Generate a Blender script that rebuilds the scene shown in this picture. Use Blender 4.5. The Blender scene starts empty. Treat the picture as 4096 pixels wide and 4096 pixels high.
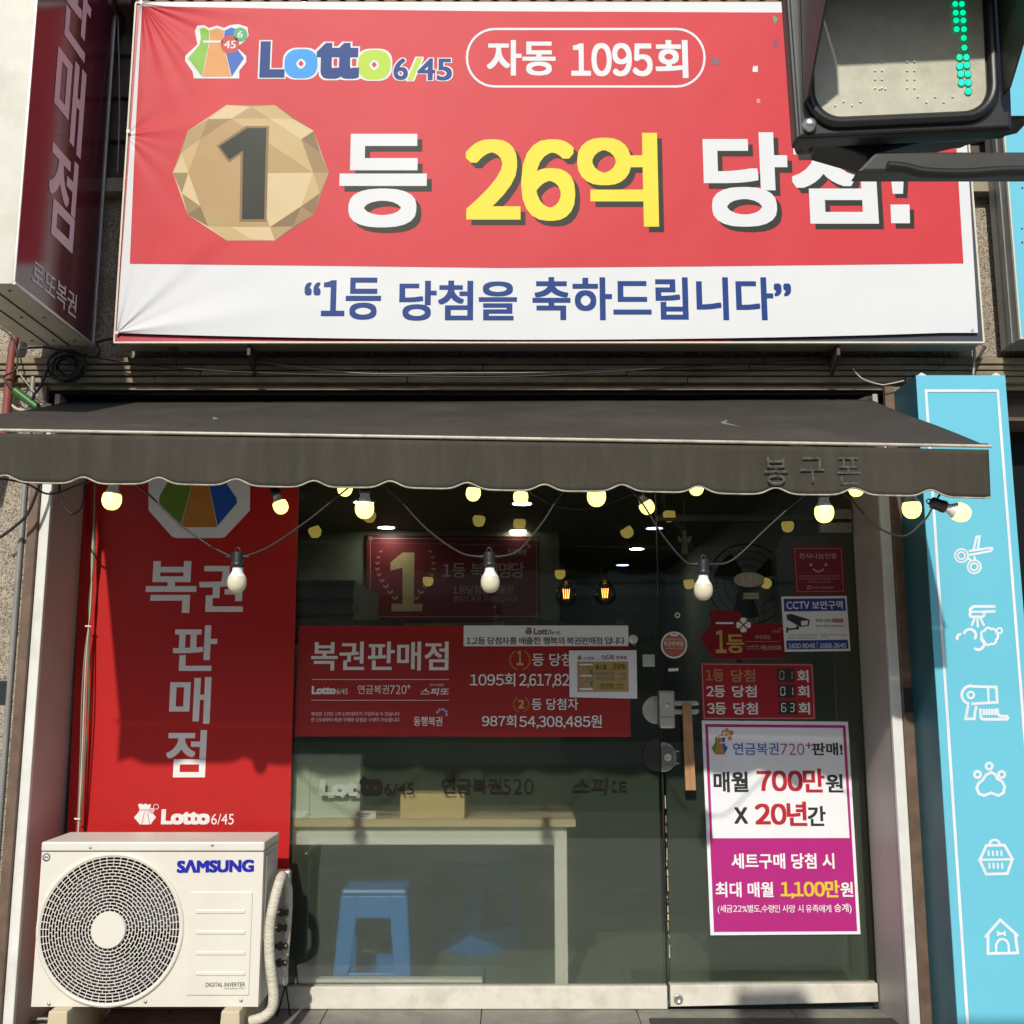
import bpy, bmesh, math, random
from mathutils import Vector, Matrix, noise
random.seed(7)
R = math.radians
SC = bpy.context.scene
COL = SC.collection

# ------------------------------------------------------------------ camera, sky, sun, exposure
CY, CZ, TH, F = -4.4, 1.35, R(9.08), 4096.0
cam = bpy.data.cameras.new('camera'); camo = bpy.data.objects.new('camera', cam); COL.objects.link(camo)
camo.location = (0, CY, CZ); camo.rotation_euler = (R(90) + TH, 0, 0)
cam.sensor_width = 36; cam.lens = 36; cam.clip_start = .05; cam.clip_end = 500
SC.camera = camo
SUN_DIR = Vector((.17, 1.0, -.75)).normalized()          # the way the light travels
elev = math.asin(-SUN_DIR.z)
W = bpy.data.worlds.new('World'); SC.world = W; W.use_nodes = True
nt = W.node_tree; bg = nt.nodes['Background']; sky = nt.nodes.new('ShaderNodeTexSky')
sky.sky_type = 'NISHITA'; sky.sun_disc = False; sky.sun_elevation = elev
sky.sun_rotation = math.atan2(-SUN_DIR.x, -SUN_DIR.y)
nt.links.new(sky.outputs[0], bg.inputs[0]); bg.inputs[1].default_value = .15
sl = bpy.data.lights.new('sun', 'SUN'); sl.energy = 3.6; sl.angle = R(.9); sl.color = (1, .95, .86)
so = bpy.data.objects.new('sun', sl); COL.objects.link(so)
so.rotation_euler = SUN_DIR.to_track_quat('-Z', 'Y').to_euler(); so.location = (-3, -20, 14)
SC.view_settings.view_transform = 'Standard'; SC.view_settings.look = 'None'
SC.view_settings.exposure = .08; SC.view_settings.gamma = 1
SC.render.engine = 'CYCLES'
SC.cycles.max_bounces = 10; SC.cycles.transparent_max_bounces = 24; SC.cycles.transmission_bounces = 8
SC.cycles.caustics_refractive = True; SC.cycles.caustics_reflective = False

# ------------------------------------------------------------------ picture point -> point on a real plane
def ray(px, py):
    u = (px - 2048) / F; v = (2048 - py) / F
    return Vector((u, math.cos(TH) - v * math.sin(TH), math.sin(TH) + v * math.cos(TH)))
CAMP = Vector((0, CY, CZ))
def PY(px, py, Y):
    d = ray(px, py); return CAMP + d * ((Y - CY) / d.y)
def PX(px, py, X):
    d = ray(px, py); return CAMP + d * (X / d.x)
def PZ(px, py, Z):
    d = ray(px, py); return CAMP + d * ((Z - CZ) / d.z)

# ------------------------------------------------------------------ materials
def lin(h):
    h = h.lstrip('#'); o = []
    for i in (0, 2, 4):
        c = int(h[i:i+2], 16) / 255
        o.append(c / 12.92 if c <= .04045 else ((c + .055) / 1.055) ** 2.4)
    return tuple(o)
MATS = {}
def M(name, col=(.5, .5, .5), rough=.5, metal=0., var=.12, vs=9., bump=0., bs=80., spec=.5, emit=0.,
      dirt=0., dirtcol=(.06, .05, .035), ds=3., stretch=None, speck=None, coat=0., wrinkle=False):
    if name in MATS: return MATS[name]
    if isinstance(col, str): col = lin(col)
    m = bpy.data.materials.new(name); m.use_nodes = True; MATS[name] = m
    t = m.node_tree; N = t.nodes; Lk = t.links.new; b = N['Principled BSDF']
    b.inputs['Roughness'].default_value = rough; b.inputs['Metallic'].default_value = metal
    b.inputs['Specular IOR Level'].default_value = spec
    if coat: b.inputs['Coat Weight'].default_value = coat; b.inputs['Coat Roughness'].default_value = .08
    pos = N.new('ShaderNodeNewGeometry').outputs['Position']
    if stretch:
        mp = N.new('ShaderNodeMapping'); Lk(pos, mp.inputs[0]); mp.inputs['Scale'].default_value = stretch; pos2 = mp.outputs[0]
    else: pos2 = pos
    n = N.new('ShaderNodeTexNoise'); n.inputs['Scale'].default_value = vs; n.inputs['Detail'].default_value = 6; n.inputs['Roughness'].default_value = .65
    Lk(pos2, n.inputs['Vector'])
    r = N.new('ShaderNodeValToRGB'); Lk(n.outputs['Fac'], r.inputs[0])
    r.color_ramp.elements[0].position = .3; r.color_ramp.elements[1].position = .7
    r.color_ramp.elements[0].color = tuple(c * (1 - var) for c in col) + (1,)
    r.color_ramp.elements[1].color = tuple(min(1, c * (1 + var)) for c in col) + (1,)
    out = r.outputs[0]
    if speck:
        sc_, dark, light, amt = speck
        v = N.new('ShaderNodeTexNoise'); v.inputs['Scale'].default_value = sc_; v.inputs['Detail'].default_value = 2; Lk(pos, v.inputs['Vector'])
        r2 = N.new('ShaderNodeValToRGB'); Lk(v.outputs['Fac'], r2.inputs[0])
        e = r2.color_ramp.elements; e[0].position = .36; e[0].color = dark + (1,); e[1].position = .64; e[1].color = light + (1,)
        mm = e.new(.5); mm.color = (1, 1, 1, 1)
        mx = N.new('ShaderNodeMix'); mx.data_type = 'RGBA'; mx.blend_type = 'MULTIPLY'; mx.inputs[0].default_value = amt
        Lk(out, mx.inputs[6]); Lk(r2.outputs[0], mx.inputs[7]); out = mx.outputs[2]
    if dirt:
        d = N.new('ShaderNodeTexNoise'); d.inputs['Scale'].default_value = ds; d.inputs['Detail'].default_value = 8; d.inputs['Roughness'].default_value = .7
        Lk(pos2, d.inputs['Vector'])
        rr = N.new('ShaderNodeMapRange'); rr.inputs[1].default_value = .48; rr.inputs[2].default_value = .75; rr.inputs[4].default_value = dirt
        Lk(d.outputs['Fac'], rr.inputs[0])
        mx = N.new('ShaderNodeMix'); mx.data_type = 'RGBA'; Lk(rr.outputs[0], mx.inputs[0]); Lk(out, mx.inputs[6]); mx.inputs[7].default_value = tuple(dirtcol) + (1,)
        out = mx.outputs[2]
    Lk(out, b.inputs['Base Color'])
    nrm = None
    if bump:
        bn = N.new('ShaderNodeTexNoise'); bn.inputs['Scale'].default_value = bs; bn.inputs['Detail'].default_value = 4; Lk(pos2, bn.inputs['Vector'])
        bp = N.new('ShaderNodeBump'); bp.inputs['Strength'].default_value = bump; bp.inputs['Distance'].default_value = .004
        Lk(bn.outputs['Fac'], bp.inputs['Height']); nrm = bp.outputs[0]
    if wrinkle:                                            # pulled cloth: creases that fan out from two eyelets, plus slow waves
        hs = None
        for (c, ang0, k, reach, amp) in wrinkle:
            sub = N.new('ShaderNodeVectorMath'); sub.operation = 'SUBTRACT'; Lk(pos, sub.inputs[0]); sub.inputs[1].default_value = c
            ln = N.new('ShaderNodeVectorMath'); ln.operation = 'LENGTH'; Lk(sub.outputs[0], ln.inputs[0])
            nv = N.new('ShaderNodeVectorMath'); nv.operation = 'NORMALIZE'; Lk(sub.outputs[0], nv.inputs[0])
            nz = N.new('ShaderNodeTexNoise'); nz.inputs['Scale'].default_value = k; nz.inputs['Detail'].default_value = 0; Lk(nv.outputs[0], nz.inputs['Vector'])
            fall = N.new('ShaderNodeMapRange'); fall.inputs[1].default_value = 0.; fall.inputs[2].default_value = reach; fall.inputs[3].default_value = amp; fall.inputs[4].default_value = 0
            Lk(ln.outputs['Value'], fall.inputs[0])
            mu = N.new('ShaderNodeMath'); mu.operation = 'MULTIPLY'; Lk(nz.outputs['Fac'], mu.inputs[0]); Lk(fall.outputs[0], mu.inputs[1])
            if hs is None: hs = mu.outputs[0]
            else:
                ad = N.new('ShaderNodeMath'); Lk(hs, ad.inputs[0]); Lk(mu.outputs[0], ad.inputs[1]); hs = ad.outputs[0]
        wn = N.new('ShaderNodeTexNoise'); wn.inputs['Scale'].default_value = 1.6; wn.inputs['Detail'].default_value = 2; Lk(pos, wn.inputs['Vector'])
        ad = N.new('ShaderNodeMath'); ad.operation = 'MULTIPLY_ADD'; Lk(wn.outputs['Fac'], ad.inputs[0]); ad.inputs[1].default_value = .6; Lk(hs, ad.inputs[2])
        bp = N.new('ShaderNodeBump'); bp.inputs['Strength'].default_value = .8; bp.inputs['Distance'].default_value = .03
        Lk(ad.outputs[0], bp.inputs['Height'])
        if nrm: Lk(nrm, bp.inputs['Normal'])
        nrm = bp.outputs[0]
    if nrm: Lk(nrm, b.inputs['Normal'])
    if emit:
        b.inputs['Emission Color'].default_value = tuple(col) + (1,); b.inputs['Emission Strength'].default_value = emit
    return m

def glass_mat(name, tint, refl=2.1):
    m = bpy.data.materials.new(name); m.use_nodes = True; t = m.node_tree; N = t.nodes; N.clear(); Lk = t.links.new
    o = N.new('ShaderNodeOutputMaterial'); tr = N.new('ShaderNodeBsdfTransparent'); tr.inputs[0].default_value = tint + (1,)
    gl = N.new('ShaderNodeBsdfGlossy'); gl.inputs['Roughness'].default_value = 0.0
    fr = N.new('ShaderNodeFresnel'); fr.inputs[0].default_value = 1.5
    mu = N.new('ShaderNodeMath'); mu.operation = 'MULTIPLY'; mu.use_clamp = True; mu.inputs[1].default_value = refl; Lk(fr.outputs[0], mu.inputs[0])
    mx = N.new('ShaderNodeMixShader'); Lk(mu.outputs[0], mx.inputs[0]); Lk(tr.outputs[0], mx.inputs[1]); Lk(gl.outputs[0], mx.inputs[2]); Lk(mx.outputs[0], o.inputs[0])
    return m
def film_mat(name):                                          # etched window film: a rough sheet that lets light through scattered
    m = bpy.data.materials.new(name); m.use_nodes = True; t = m.node_tree; N = t.nodes; N.clear(); Lk = t.links.new
    o = N.new('ShaderNodeOutputMaterial')
    rf = N.new('ShaderNodeBsdfRefraction'); rf.inputs['Color'].default_value = (.93, .97, .88, 1); rf.inputs['Roughness'].default_value = .75; rf.inputs['IOR'].default_value = 1.15
    df = N.new('ShaderNodeBsdfDiffuse'); df.inputs[0].default_value = (.30, .40, .27, 1)
    tl = N.new('ShaderNodeBsdfTranslucent'); tl.inputs[0].default_value = (.5, .55, .45, 1)
    a = N.new('ShaderNodeMixShader'); a.inputs[0].default_value = .5; Lk(df.outputs[0], a.inputs[1]); Lk(tl.outputs[0], a.inputs[2])
    b = N.new('ShaderNodeMixShader'); b.inputs[0].default_value = .62; Lk(rf.outputs[0], b.inputs[1]); Lk(a.outputs[0], b.inputs[2])
    tr = N.new('ShaderNodeBsdfTransparent'); tr.inputs[0].default_value = (.98, .97, .93, 1)
    c = N.new('ShaderNodeMixShader'); c.inputs[0].default_value = .60; Lk(b.outputs[0], c.inputs[1]); Lk(tr.outputs[0], c.inputs[2])
    Lk(c.outputs[0], o.inputs[0]); return m

GRANITE = M('granite', (.33, .285, .22), .75, var=.18, vs=5, bump=.5, bs=240, speck=(190, (.22, .2, .18), (1.45, 1.4, 1.3), .9), dirt=.35, ds=2.2, dirtcol=(.09, .075, .05))
STONE = M('stained stone band', (.27, .215, .145), .85, var=.3, vs=14, bump=.5, bs=90, dirt=.4, ds=5, dirtcol=(.03, .025, .017), stretch=(.6, 1, 1.6))
BROWNMETAL = M('brown painted metal', (.14, .09, .06), .5, var=.3, vs=14, dirt=.5, ds=8)
DARKBROWN = M('dark brown lintel', (.035, .028, .02), .7, var=.2)
WHITETRIM = M('white trim', (.72, .72, .68), .4, var=.06, dirt=.3, ds=6, dirtcol=(.3, .27, .2))
REVEAL = M('mauve reveal panel', (.50, .41, .38), .45, var=.06, vs=4, dirt=.15, ds=5, dirtcol=(.2, .16, .13))
REVEALR = M('beige reveal panel', (.42, .38, .35), .45, var=.06, vs=4, dirt=.15, ds=5, dirtcol=(.2, .16, .13))
RAIL = M('scuffed cream aluminium rail', (.68, .65, .56), .45, var=.07, vs=12, dirt=.5, ds=9, dirtcol=(.33, .27, .2), bump=.1)
STEEL = M('brushed steel', (.55, .54, .5), .35, metal=.8, var=.1)
ALU = M('grey aluminium', (.30, .30, .28), .45, metal=.35, var=.1, vs=6, dirt=.35, ds=5, dirtcol=(.15, .13, .1))
BLACKP = M('black plastic', (.018, .018, .017), .4, var=.2)
RUBBER = M('black cable rubber', (.014, .013, .012), .5, var=.2)
WHITEP = M('white plastic', (.75, .75, .71), .4, var=.03)
TILE = M('grey step tile', (.22, .215, .18), .5, var=.2, vs=10, dirt=.65, ds=6, bump=.15)
PAVE = M('paving', (.45, .425, .38), .8, var=.2, vs=4, bump=.3, dirt=.4)
ASPH = M('asphalt', (.06, .06, .058), .9, var=.25, vs=3, bump=.5)
GLASS = glass_mat('clear window glass', (.955, .97, .95))
FILM = film_mat('frosted window film')

# ------------------------------------------------------------------ object helpers
def worldloc(o):
    v = Vector((0, 0, 0))
    while o: v += o.location; o = o.parent
    return v
def tag(o, label=None, cat=None, group=None, kind=None):
    if label: o['label'] = label
    if cat: o['category'] = cat
    if group: o['group'] = group
    if kind: o['kind'] = kind
    return o
def thing(name, label, cat, loc=(0, 0, 0), group=None):
    o = bpy.data.objects.new(name, None); COL.objects.link(o); o.location = loc; o.empty_display_size = .1
    return tag(o, label, cat, group)
def dup(root, label=None):
    r = root.copy(); COL.objects.link(r)
    if label: r['label'] = label
    for ch in list(root.children):
        c = ch.copy(); COL.objects.link(c); c.parent = r
        for g in list(ch.children):
            d = g.copy(); COL.objects.link(d); d.parent = c
    return r

_fc = {}
def text_mesh(body, bold):
    k = (body, bold)
    if k in _fc: return _fc[k]
    c = bpy.data.curves.new('t', 'FONT'); c.body = body; c.offset = bold; c.fill_mode = 'FRONT'; c.resolution_u = 5
    o = bpy.data.objects.new('t', c); COL.objects.link(o)
    me = bpy.data.meshes.new_from_object(o.evaluated_get(bpy.context.evaluated_depsgraph_get()))
    bpy.data.objects.remove(o)
    vs = [(v.co.x, v.co.y) for v in me.vertices]; fs = [tuple(p.vertices) for p in me.polygons]
    bpy.data.meshes.remove(me); bpy.data.curves.remove(c)
    _fc[k] = (vs, fs); return vs, fs

LOGO_NUM = ('6/45', '45', '6', '/', '720', '520', '2')
def digit_layout(body, bold):                                # Korean sign numerals: set glyph by glyph with even gaps
    vs = []; fs = []; x = 0
    for ch in body:
        if ch == ' ': x += .24; continue
        v, f = text_mesh(chr(ord(ch) + 0xFEE0) if ch in '0123456789' else ch, bold)
        if not v: continue
        a = min(p[0] for p in v); b = max(p[0] for p in v); g = .03 if ch in ',.!:()' else .075; n = len(vs)
        vs += [(p[0] - a + x, p[1]) for p in v]; fs += [tuple(i + n for i in q) for q in f]; x += b - a + g
    return vs, fs
class MB:
    def __init__(s, Y=None): s.v = []; s.f = []; s.Y = Y; s.sm = set(); s.pieces = []
    def add(s, vs, fs, smooth=False):
        b = len(s.v); s.v += [Vector(v) for v in vs]
        for f in fs:
            if smooth: s.sm.add(len(s.f))
            s.f.append(tuple(i + b for i in f))
        return s
    def box(s, x0, x1, y0, y1, z0, z1):
        if x0 > x1: x0, x1 = x1, x0
        if y0 > y1: y0, y1 = y1, y0
        if z0 > z1: z0, z1 = z1, z0
        return s.add([(x, y, z) for x in (x0, x1) for y in (y0, y1) for z in (z0, z1)],
                     [(0, 1, 3, 2), (4, 6, 7, 5), (0, 4, 5, 1), (2, 3, 7, 6), (0, 2, 6, 4), (1, 5, 7, 3)])
    def prism(s, pts, off):
        off = Vector(off); n = len(pts); pts = [Vector(p) for p in pts]
        return s.add(pts + [p + off for p in pts], [tuple(range(n))[::-1], tuple(range(n, 2 * n))] + [(i, (i + 1) % n, n + (i + 1) % n, n + i) for i in range(n)])
    def poly3(s, pts): return s.add(pts, [tuple(range(len(pts)))])
    # flat print on the plane y = s.Y, given in picture points; lay lifts it off the sheet in steps of 2 mm
    def at(s, p, lay=0): return PY(p[0], p[1], s.Y - .0006 * lay)
    def poly(s, pts, lay=0): return s.poly3([s.at(p, lay) for p in pts])
    def rect(s, x0, y0, x1, y1, lay=0): return s.poly([(x0, y0), (x0, y1), (x1, y1), (x1, y0)], lay)
    def disc(s, cx, cy, rx, ry=None, lay=0, n=36, r0=0):
        ry = ry or rx
        ring = lambda k: [s.at((cx + rx * k * math.cos(2 * math.pi * i / n), cy + ry * k * math.sin(2 * math.pi * i / n)), lay) for i in range(n)]
        if not r0: return s.poly3(ring(1))
        return s.add(ring(1) + ring(r0), [(i, (i + 1) % n, n + (i + 1) % n, n + i) for i in range(n)])
    def stroke(s, pts, w, lay=0, closed=False):
        P = [Vector(p) for p in pts]; n = len(P); A = []; B = []
        for i in range(n):
            pr = P[i - 1] if (i or closed) else None; nx = P[(i + 1) % n] if (i < n - 1 or closed) else None
            d1 = (P[i] - pr).normalized() if pr is not None else None; d2 = (nx - P[i]).normalized() if nx is not None else None
            d1 = d1 or d2; d2 = d2 or d1
            t = (d1 + d2); t = t.normalized() if t.length > 1e-4 else d1
            nn = Vector((-t.y, t.x)); k = max(.45, abs(nn.dot(Vector((-d1.y, d1.x))))); o = nn * (w / 2 / k)
            A.append(s.at(P[i] + o, lay)); B.append(s.at(P[i] - o, lay))
        m = n if closed else n - 1
        return s.add(A + B, [(i, (i + 1) % n, n + (i + 1) % n, n + i) for i in range(m)])
    def arc(s, cx, cy, r, a0, a1, w, lay=0, n=14, ry=None):
        ry = ry or r
        return s.stroke([(cx + r * math.cos(R(a0 + (a1 - a0) * i / n)), cy + ry * math.sin(R(a0 + (a1 - a0) * i / n))) for i in range(n + 1)], w, lay)
    def glyphs(s, body, bold, grow=0):
        base = bold if bold < .012 else 0
        vs, fs = (digit_layout if any(c in '0123456789' for c in body) and bold >= 0 and body not in LOGO_NUM else text_mesh)(body, base); k = max(0, bold) * .55 if base == 0 else 0; grow *= .55
        if not k: sh = [(0, 0)]
        elif k < .026: sh = [(dx * k, dy * k * .8) for dx in (-1, 0, 1) for dy in (-1, 0, 1)]
        else:
            e9 = [i / 4 for i in range(-4, 5)]
            sh = [(dx * k, dy * k * .8) for dx in e9 for dy in e9 if max(abs(dx), abs(dy)) == 1] + [(dx * k * .5, dy * k * .4) for dx in (-1, 0, 1) for dy in (-1, 0, 1)]
        kb = k - grow
        ax, bx = min(v[0] for v in vs) - kb, max(v[0] for v in vs) + kb; ay, by = min(v[1] for v in vs) - kb * .8, max(v[1] for v in vs) + kb * .8
        return vs, fs, sh, ax, bx, ay, by
    def text(s, body, x0, y0, x1, y1, lay=1, bold=.03, rot=0, dx=0, dz=0, shear=0, grow=0):
        vs, fs, sh, ax, bx, ay, by = s.glyphs(body, bold, grow)
        mx, my = (x0 + x1) / 2, (y0 + y1) / 2
        w = (s.at((x1, my)) - s.at((x0, my))).length; h = (s.at((mx, y0)) - s.at((mx, y1))).length
        pc = MB(s.Y); s.pieces.append(pc)                    # every line of writing becomes a part of its own
        c = s.at((mx, my), lay); ca, sa = math.cos(R(rot)), math.sin(R(rot))
        for i, (px_, py_) in enumerate(sh):
            o = []
            for v in vs:
                a = ((v[0] + px_ - ax) / (bx - ax) - .5) * w; b = ((v[1] + py_ - ay) / (by - ay) - .5) * h; a += shear * b
                o.append(c + Vector((a * ca - b * sa + dx, -.000004 * i, a * sa + b * ca + dz)))
            pc.add(o, fs)
        return s
    def text3(s, body, c, right, up, w, h, bold=.03):
        vs, fs, sh, ax, bx, ay, by = s.glyphs(body, bold); nn = right.cross(up)
        for i, (px_, py_) in enumerate(sh):
            s.add([Vector(c) + right * (((v[0] + px_ - ax) / (bx - ax) - .5) * w) + up * (((v[1] + py_ - ay) / (by - ay) - .5) * h) + nn * (.00002 * i) for v in vs], fs)
        return s
    def tube(s, path, r, n=10, cap=True, closed=False):
        P = [Vector(p) for p in path]; m = len(P); vs = []; fs = []; u = None
        rr = r if isinstance(r, (list, tuple)) else [r] * m
        for i in range(m):
            t = ((P[(i + 1) % m] if (closed or i < m - 1) else P[i]) - (P[i - 1] if (closed or i) else P[i])).normalized()
            if u is None:
                u = t.cross(Vector((0, 0, 1)));
                if u.length < .1: u = t.cross(Vector((1, 0, 0)))
            u = (u - t * u.dot(t)).normalized(); w = t.cross(u)
            vs += [P[i] + (u * math.cos(2 * math.pi * k / n) + w * math.sin(2 * math.pi * k / n)) * rr[i] for k in range(n)]
        for i in range(m if closed else m - 1):
            a, b = i * n, ((i + 1) % m) * n
            fs += [(a + k, a + (k + 1) % n, b + (k + 1) % n, b + k) for k in range(n)]
        s.add(vs, fs, True)
        if cap and not closed: s.add([vs[k] for k in range(n)], [tuple(range(n))[::-1]]); s.add(vs[-n:], [tuple(range(n))])
        return s
    def lathe(s, prof, c=(0, 0, 0), axis='z', n=24, smooth=True, cap=True):
        c = Vector(c); vs = []; fs = []; m = len(prof)
        for r, z in prof:
            for k in range(n):
                a = 2 * math.pi * k / n; p = (r * math.cos(a), r * math.sin(a), z)
                if axis == 'y': p = (p[0], z, p[1])
                vs.append(c + Vector(p))
        for i in range(m - 1):
            fs += [(i * n + k, i * n + (k + 1) % n, (i + 1) * n + (k + 1) % n, (i + 1) * n + k) for k in range(n)]
        s.add(vs, fs, smooth)
        if cap: s.add(vs[:n], [tuple(range(n))[::-1]]); s.add(vs[-n:], [tuple(range(n))])
        return s
    def grid(s, fn, nu, nv, smooth=True):
        vs = [fn(i / nu, j / nv) for j in range(nv + 1) for i in range(nu + 1)]
        return s.add(vs, [(j * (nu + 1) + i, j * (nu + 1) + i + 1, (j + 1) * (nu + 1) + i + 1, (j + 1) * (nu + 1) + i) for j in range(nv) for i in range(nu)], smooth)
    def build(s, name, mat, parent=None, label=None, cat=None, group=None, kind=None, bevel=0, solid=0, local=False, flat=True, origin=None):
        if s.pieces and parent:
            objs = [p.build(name, mat, parent) for p in s.pieces]
            if not s.v: return objs[0]
        if local: org = Vector((0, 0, 0))
        elif parent: org = worldloc(parent)
        elif origin is not None: org = Vector(origin)
        else:
            n = len(s.v); org = Vector((sum(v.x for v in s.v) / n, sum(v.y for v in s.v) / n, min(v.z for v in s.v)))
        me = bpy.data.meshes.new(name); me.from_pydata([v - org for v in s.v], [], s.f); me.update()
        for i in s.sm: me.polygons[i].use_smooth = True
        bm = bmesh.new(); bm.from_mesh(me)
        bmesh.ops.recalc_face_normals(bm, faces=bm.faces)
        bm.to_mesh(me); bm.free()
        me.materials.append(mat)
        o = bpy.data.objects.new(name, me); COL.objects.link(o)
        if parent: o.parent = parent
        else: o.location = org
        if bevel:
            b = o.modifiers.new('bevel', 'BEVEL'); b.width = bevel; b.segments = 2; b.limit_method = 'ANGLE'; b.angle_limit = R(40)
        if solid:
            b = o.modifiers.new('solid', 'SOLIDIFY'); b.thickness = solid; b.offset = 0
        return tag(o, label, cat, group, kind)
def bez(pts, n=8):
    P = [Vector(p) for p in pts]; out = []
    for i in range(len(P) - 1):
        a, b, c, d = P[max(i - 1, 0)], P[i], P[i + 1], P[min(i + 2, len(P) - 1)]
        for k in range(n):
            t = k / n
            out.append(.5 * ((2 * b) + (c - a) * t + (2 * a - 5 * b + 4 * c - d) * t * t + (3 * b - a - 3 * c + d) * t ** 3))
    return out + [P[-1]]
def pxpath(pts, Y, n=8): return bez([PY(p[0], p[1], p[2] if len(p) > 2 else Y) for p in pts], n)

# ------------------------------------------------------------------ the setting
FL = .025                                                    # level of the doorstep and the shop floor
WF = -.34                                                    # facade plane; the glass stands at y = 0
XL, XR = PY(209, 1933, WF).x, PY(3518, 1992, WF).x
ZOP = PY(1000, 1572, WF).z                                   # top of the shop opening
Z1 = PY(1000, 1425, WF).z
ZLEDGE = PY(440, 738, WF).z
MB().poly3([(-60, -60, -.10), (60, -60, -.10), (60, 30, -.10), (-60, 30, -.10)]).build('ground', PAVE, kind='structure')
MB().poly3([(-60, -13, -.096), (60, -13, -.096), (60, -5.2, -.096), (-60, -5.2, -.096)]).build('road', ASPH, kind='structure')
step = MB()
for i in range(7):
    step.box(-2.6 + i * .62, -2.6 + i * .62 + .617, -.62, -.012, -.099, FL)
step.build('doorstep', TILE, kind='structure', bevel=.002)

shop = thing('shop_building', 'granite fronted shop with recessed glass front under the dark awning', 'shop', (0, 0, 0))
g = MB()
g.box(-5, XL - .105, WF, .3, -.1, Z1); g.build('granite_pier', GRANITE, shop); g = MB()
g.box(XR + .075, PY(3620, 2000, WF).x, WF, .3, -.1, Z1)
g.build('granite_pier', GRANITE, shop)
g = MB(); g.box(-5, 5, WF, .3, Z1, ZLEDGE - .06); g.build('granite_wall', GRANITE, shop)
g = MB()
for i, (a, b) in enumerate(((1430, 1454), (1460, 1478), (1484, 1501), (1507, 1530))):
    yy = WF - .055 + .009 * i
    za, zb = PY(1000, a, yy).z, PY(1000, b, yy).z
    x = -3.2
    while x < 3.2:
        w = random.uniform(.7, 1.15); dy = random.uniform(-.002, .002)
        g.box(x, min(x + w - .003, 3.2), yy + dy, WF + .02, zb, za); x += w
g.build('stone_band', STONE, shop, bevel=.003)
g = MB(); g.box(-3.2, 3.2, WF - .004, WF + .012, PY(1000, 1560, WF).z, Z1 - .002); g.build('band_backing', STONE, shop)
g = MB(); g.box(-3.2, 3.2, WF + .02, .3, ZOP, Z1 - .004); g.build('lintel', DARKBROWN, shop)
g = MB(); g.box(-5, 5, WF - .06, .28, ZLEDGE - .06, ZLEDGE); g.build('ledge', M('beige ledge', (.3, .26, .18), .7, dirt=.5), shop)
g = MB()
for i in range(15): g.box(-5, 5, WF + .02 * (i % 2), .25, ZLEDGE + .002 + i * .10, ZLEDGE + .098 + i * .10)
g.build('upper_cladding', M('dark ribbed cladding', (.10, .07, .055), .6, dirt=.4), shop)
g = MB()
for i in range(60): g.box(-2.3 + i * .08, -2.3 + i * .08 + .06, -.50, -.36, PY(1000, 14, -.5).z, PY(1000, 14, -.5).z + .5)
g.build('roof_edge', M('red brown roof tiles', (.13, .06, .045), .6, var=.3), shop, bevel=.01)
# reveals
for (x, s, m) in ((XL, -1, REVEAL), (XR, 1, REVEALR)):
    MB().box(x, x + s * .02, WF + .012, -.004, FL + .001, ZOP - .001).build('reveal_panel', m, shop)
    MB().box(x - s * .004, x + s * .036, WF - .012, WF + .011, FL + .001, ZOP - .16).build('corner_trim', WHITETRIM, shop, bevel=.003)
    MB().box(x + s * .0365, x + s * .074, WF - .03, WF - .004, FL - .02, ZOP + .02).build('brown_strip', BROWNMETAL, shop, bevel=.002)
    MB().box(x + s * .0745, x + s * .104, WF - .016, WF, FL - .02, ZOP + .02).build('stone_strip', GRANITE, shop)
# black bands and tape on the piers
zt = PY(30, 2770, WF).z
MB().box(-3, XL - .1055, WF - .005, WF + .001, zt - .045, zt + .045).build('black_band', M('black granite band', (.03, .035, .032), .3, var=.3, vs=20), shop)
zt2 = PY(3600, 2800, WF).z
MB().box(XR + .037, PY(3640, 2800, WF).x, WF - .034, WF - .028, zt2 - .045, zt2 + .045).build('black_band', MATS['black granite band'], shop)
# room behind the glass
WALL = M('shop wall paint', (.20, .235, .15), .7, var=.08)
XI0, XI1 = XL - .05, XR + .05
MB().poly3([(XI0, .012, FL), (XI1, .012, FL), (XI1, 6, FL), (XI0, 6, FL)]).build('floor', M('shop floor tile', (.15, .20, .155), .35, var=.1), kind='structure')
ZC = 2.42
g = MB(); g.poly3([(XI0, .06, ZC), (XI1, .06, ZC), (XI1, 6, ZC), (XI0, 6, ZC)]); g.build('ceiling', M('shop ceiling', (.16, .15, .10), .7, var=.05), shop)
g = MB(); g.poly3([(XI0, .06, FL), (XI0, 6, FL), (XI0, 6, ZC), (XI0, .06, ZC)]); g.poly3([(XI1, .06, FL), (XI1, 6, FL), (XI1, 6, ZC), (XI1, .06, ZC)])
g.poly3([(XI0, 6, FL), (XI1, 6, FL), (XI1, 6, ZC), (XI0, 6, ZC)]); g.box(XI0, .35, 3.15, 3.25, FL, ZC)
g.build('interior_wall', WALL, shop)
g = MB(); g.box(XI0, XI1, .03, .06, 2.26, 2.6); g.box(XI0, XI1, .005, .06, PY(2000, 1850, 0).z, ZOP); g.build('window_head', DARKBROWN, shop)

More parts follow.
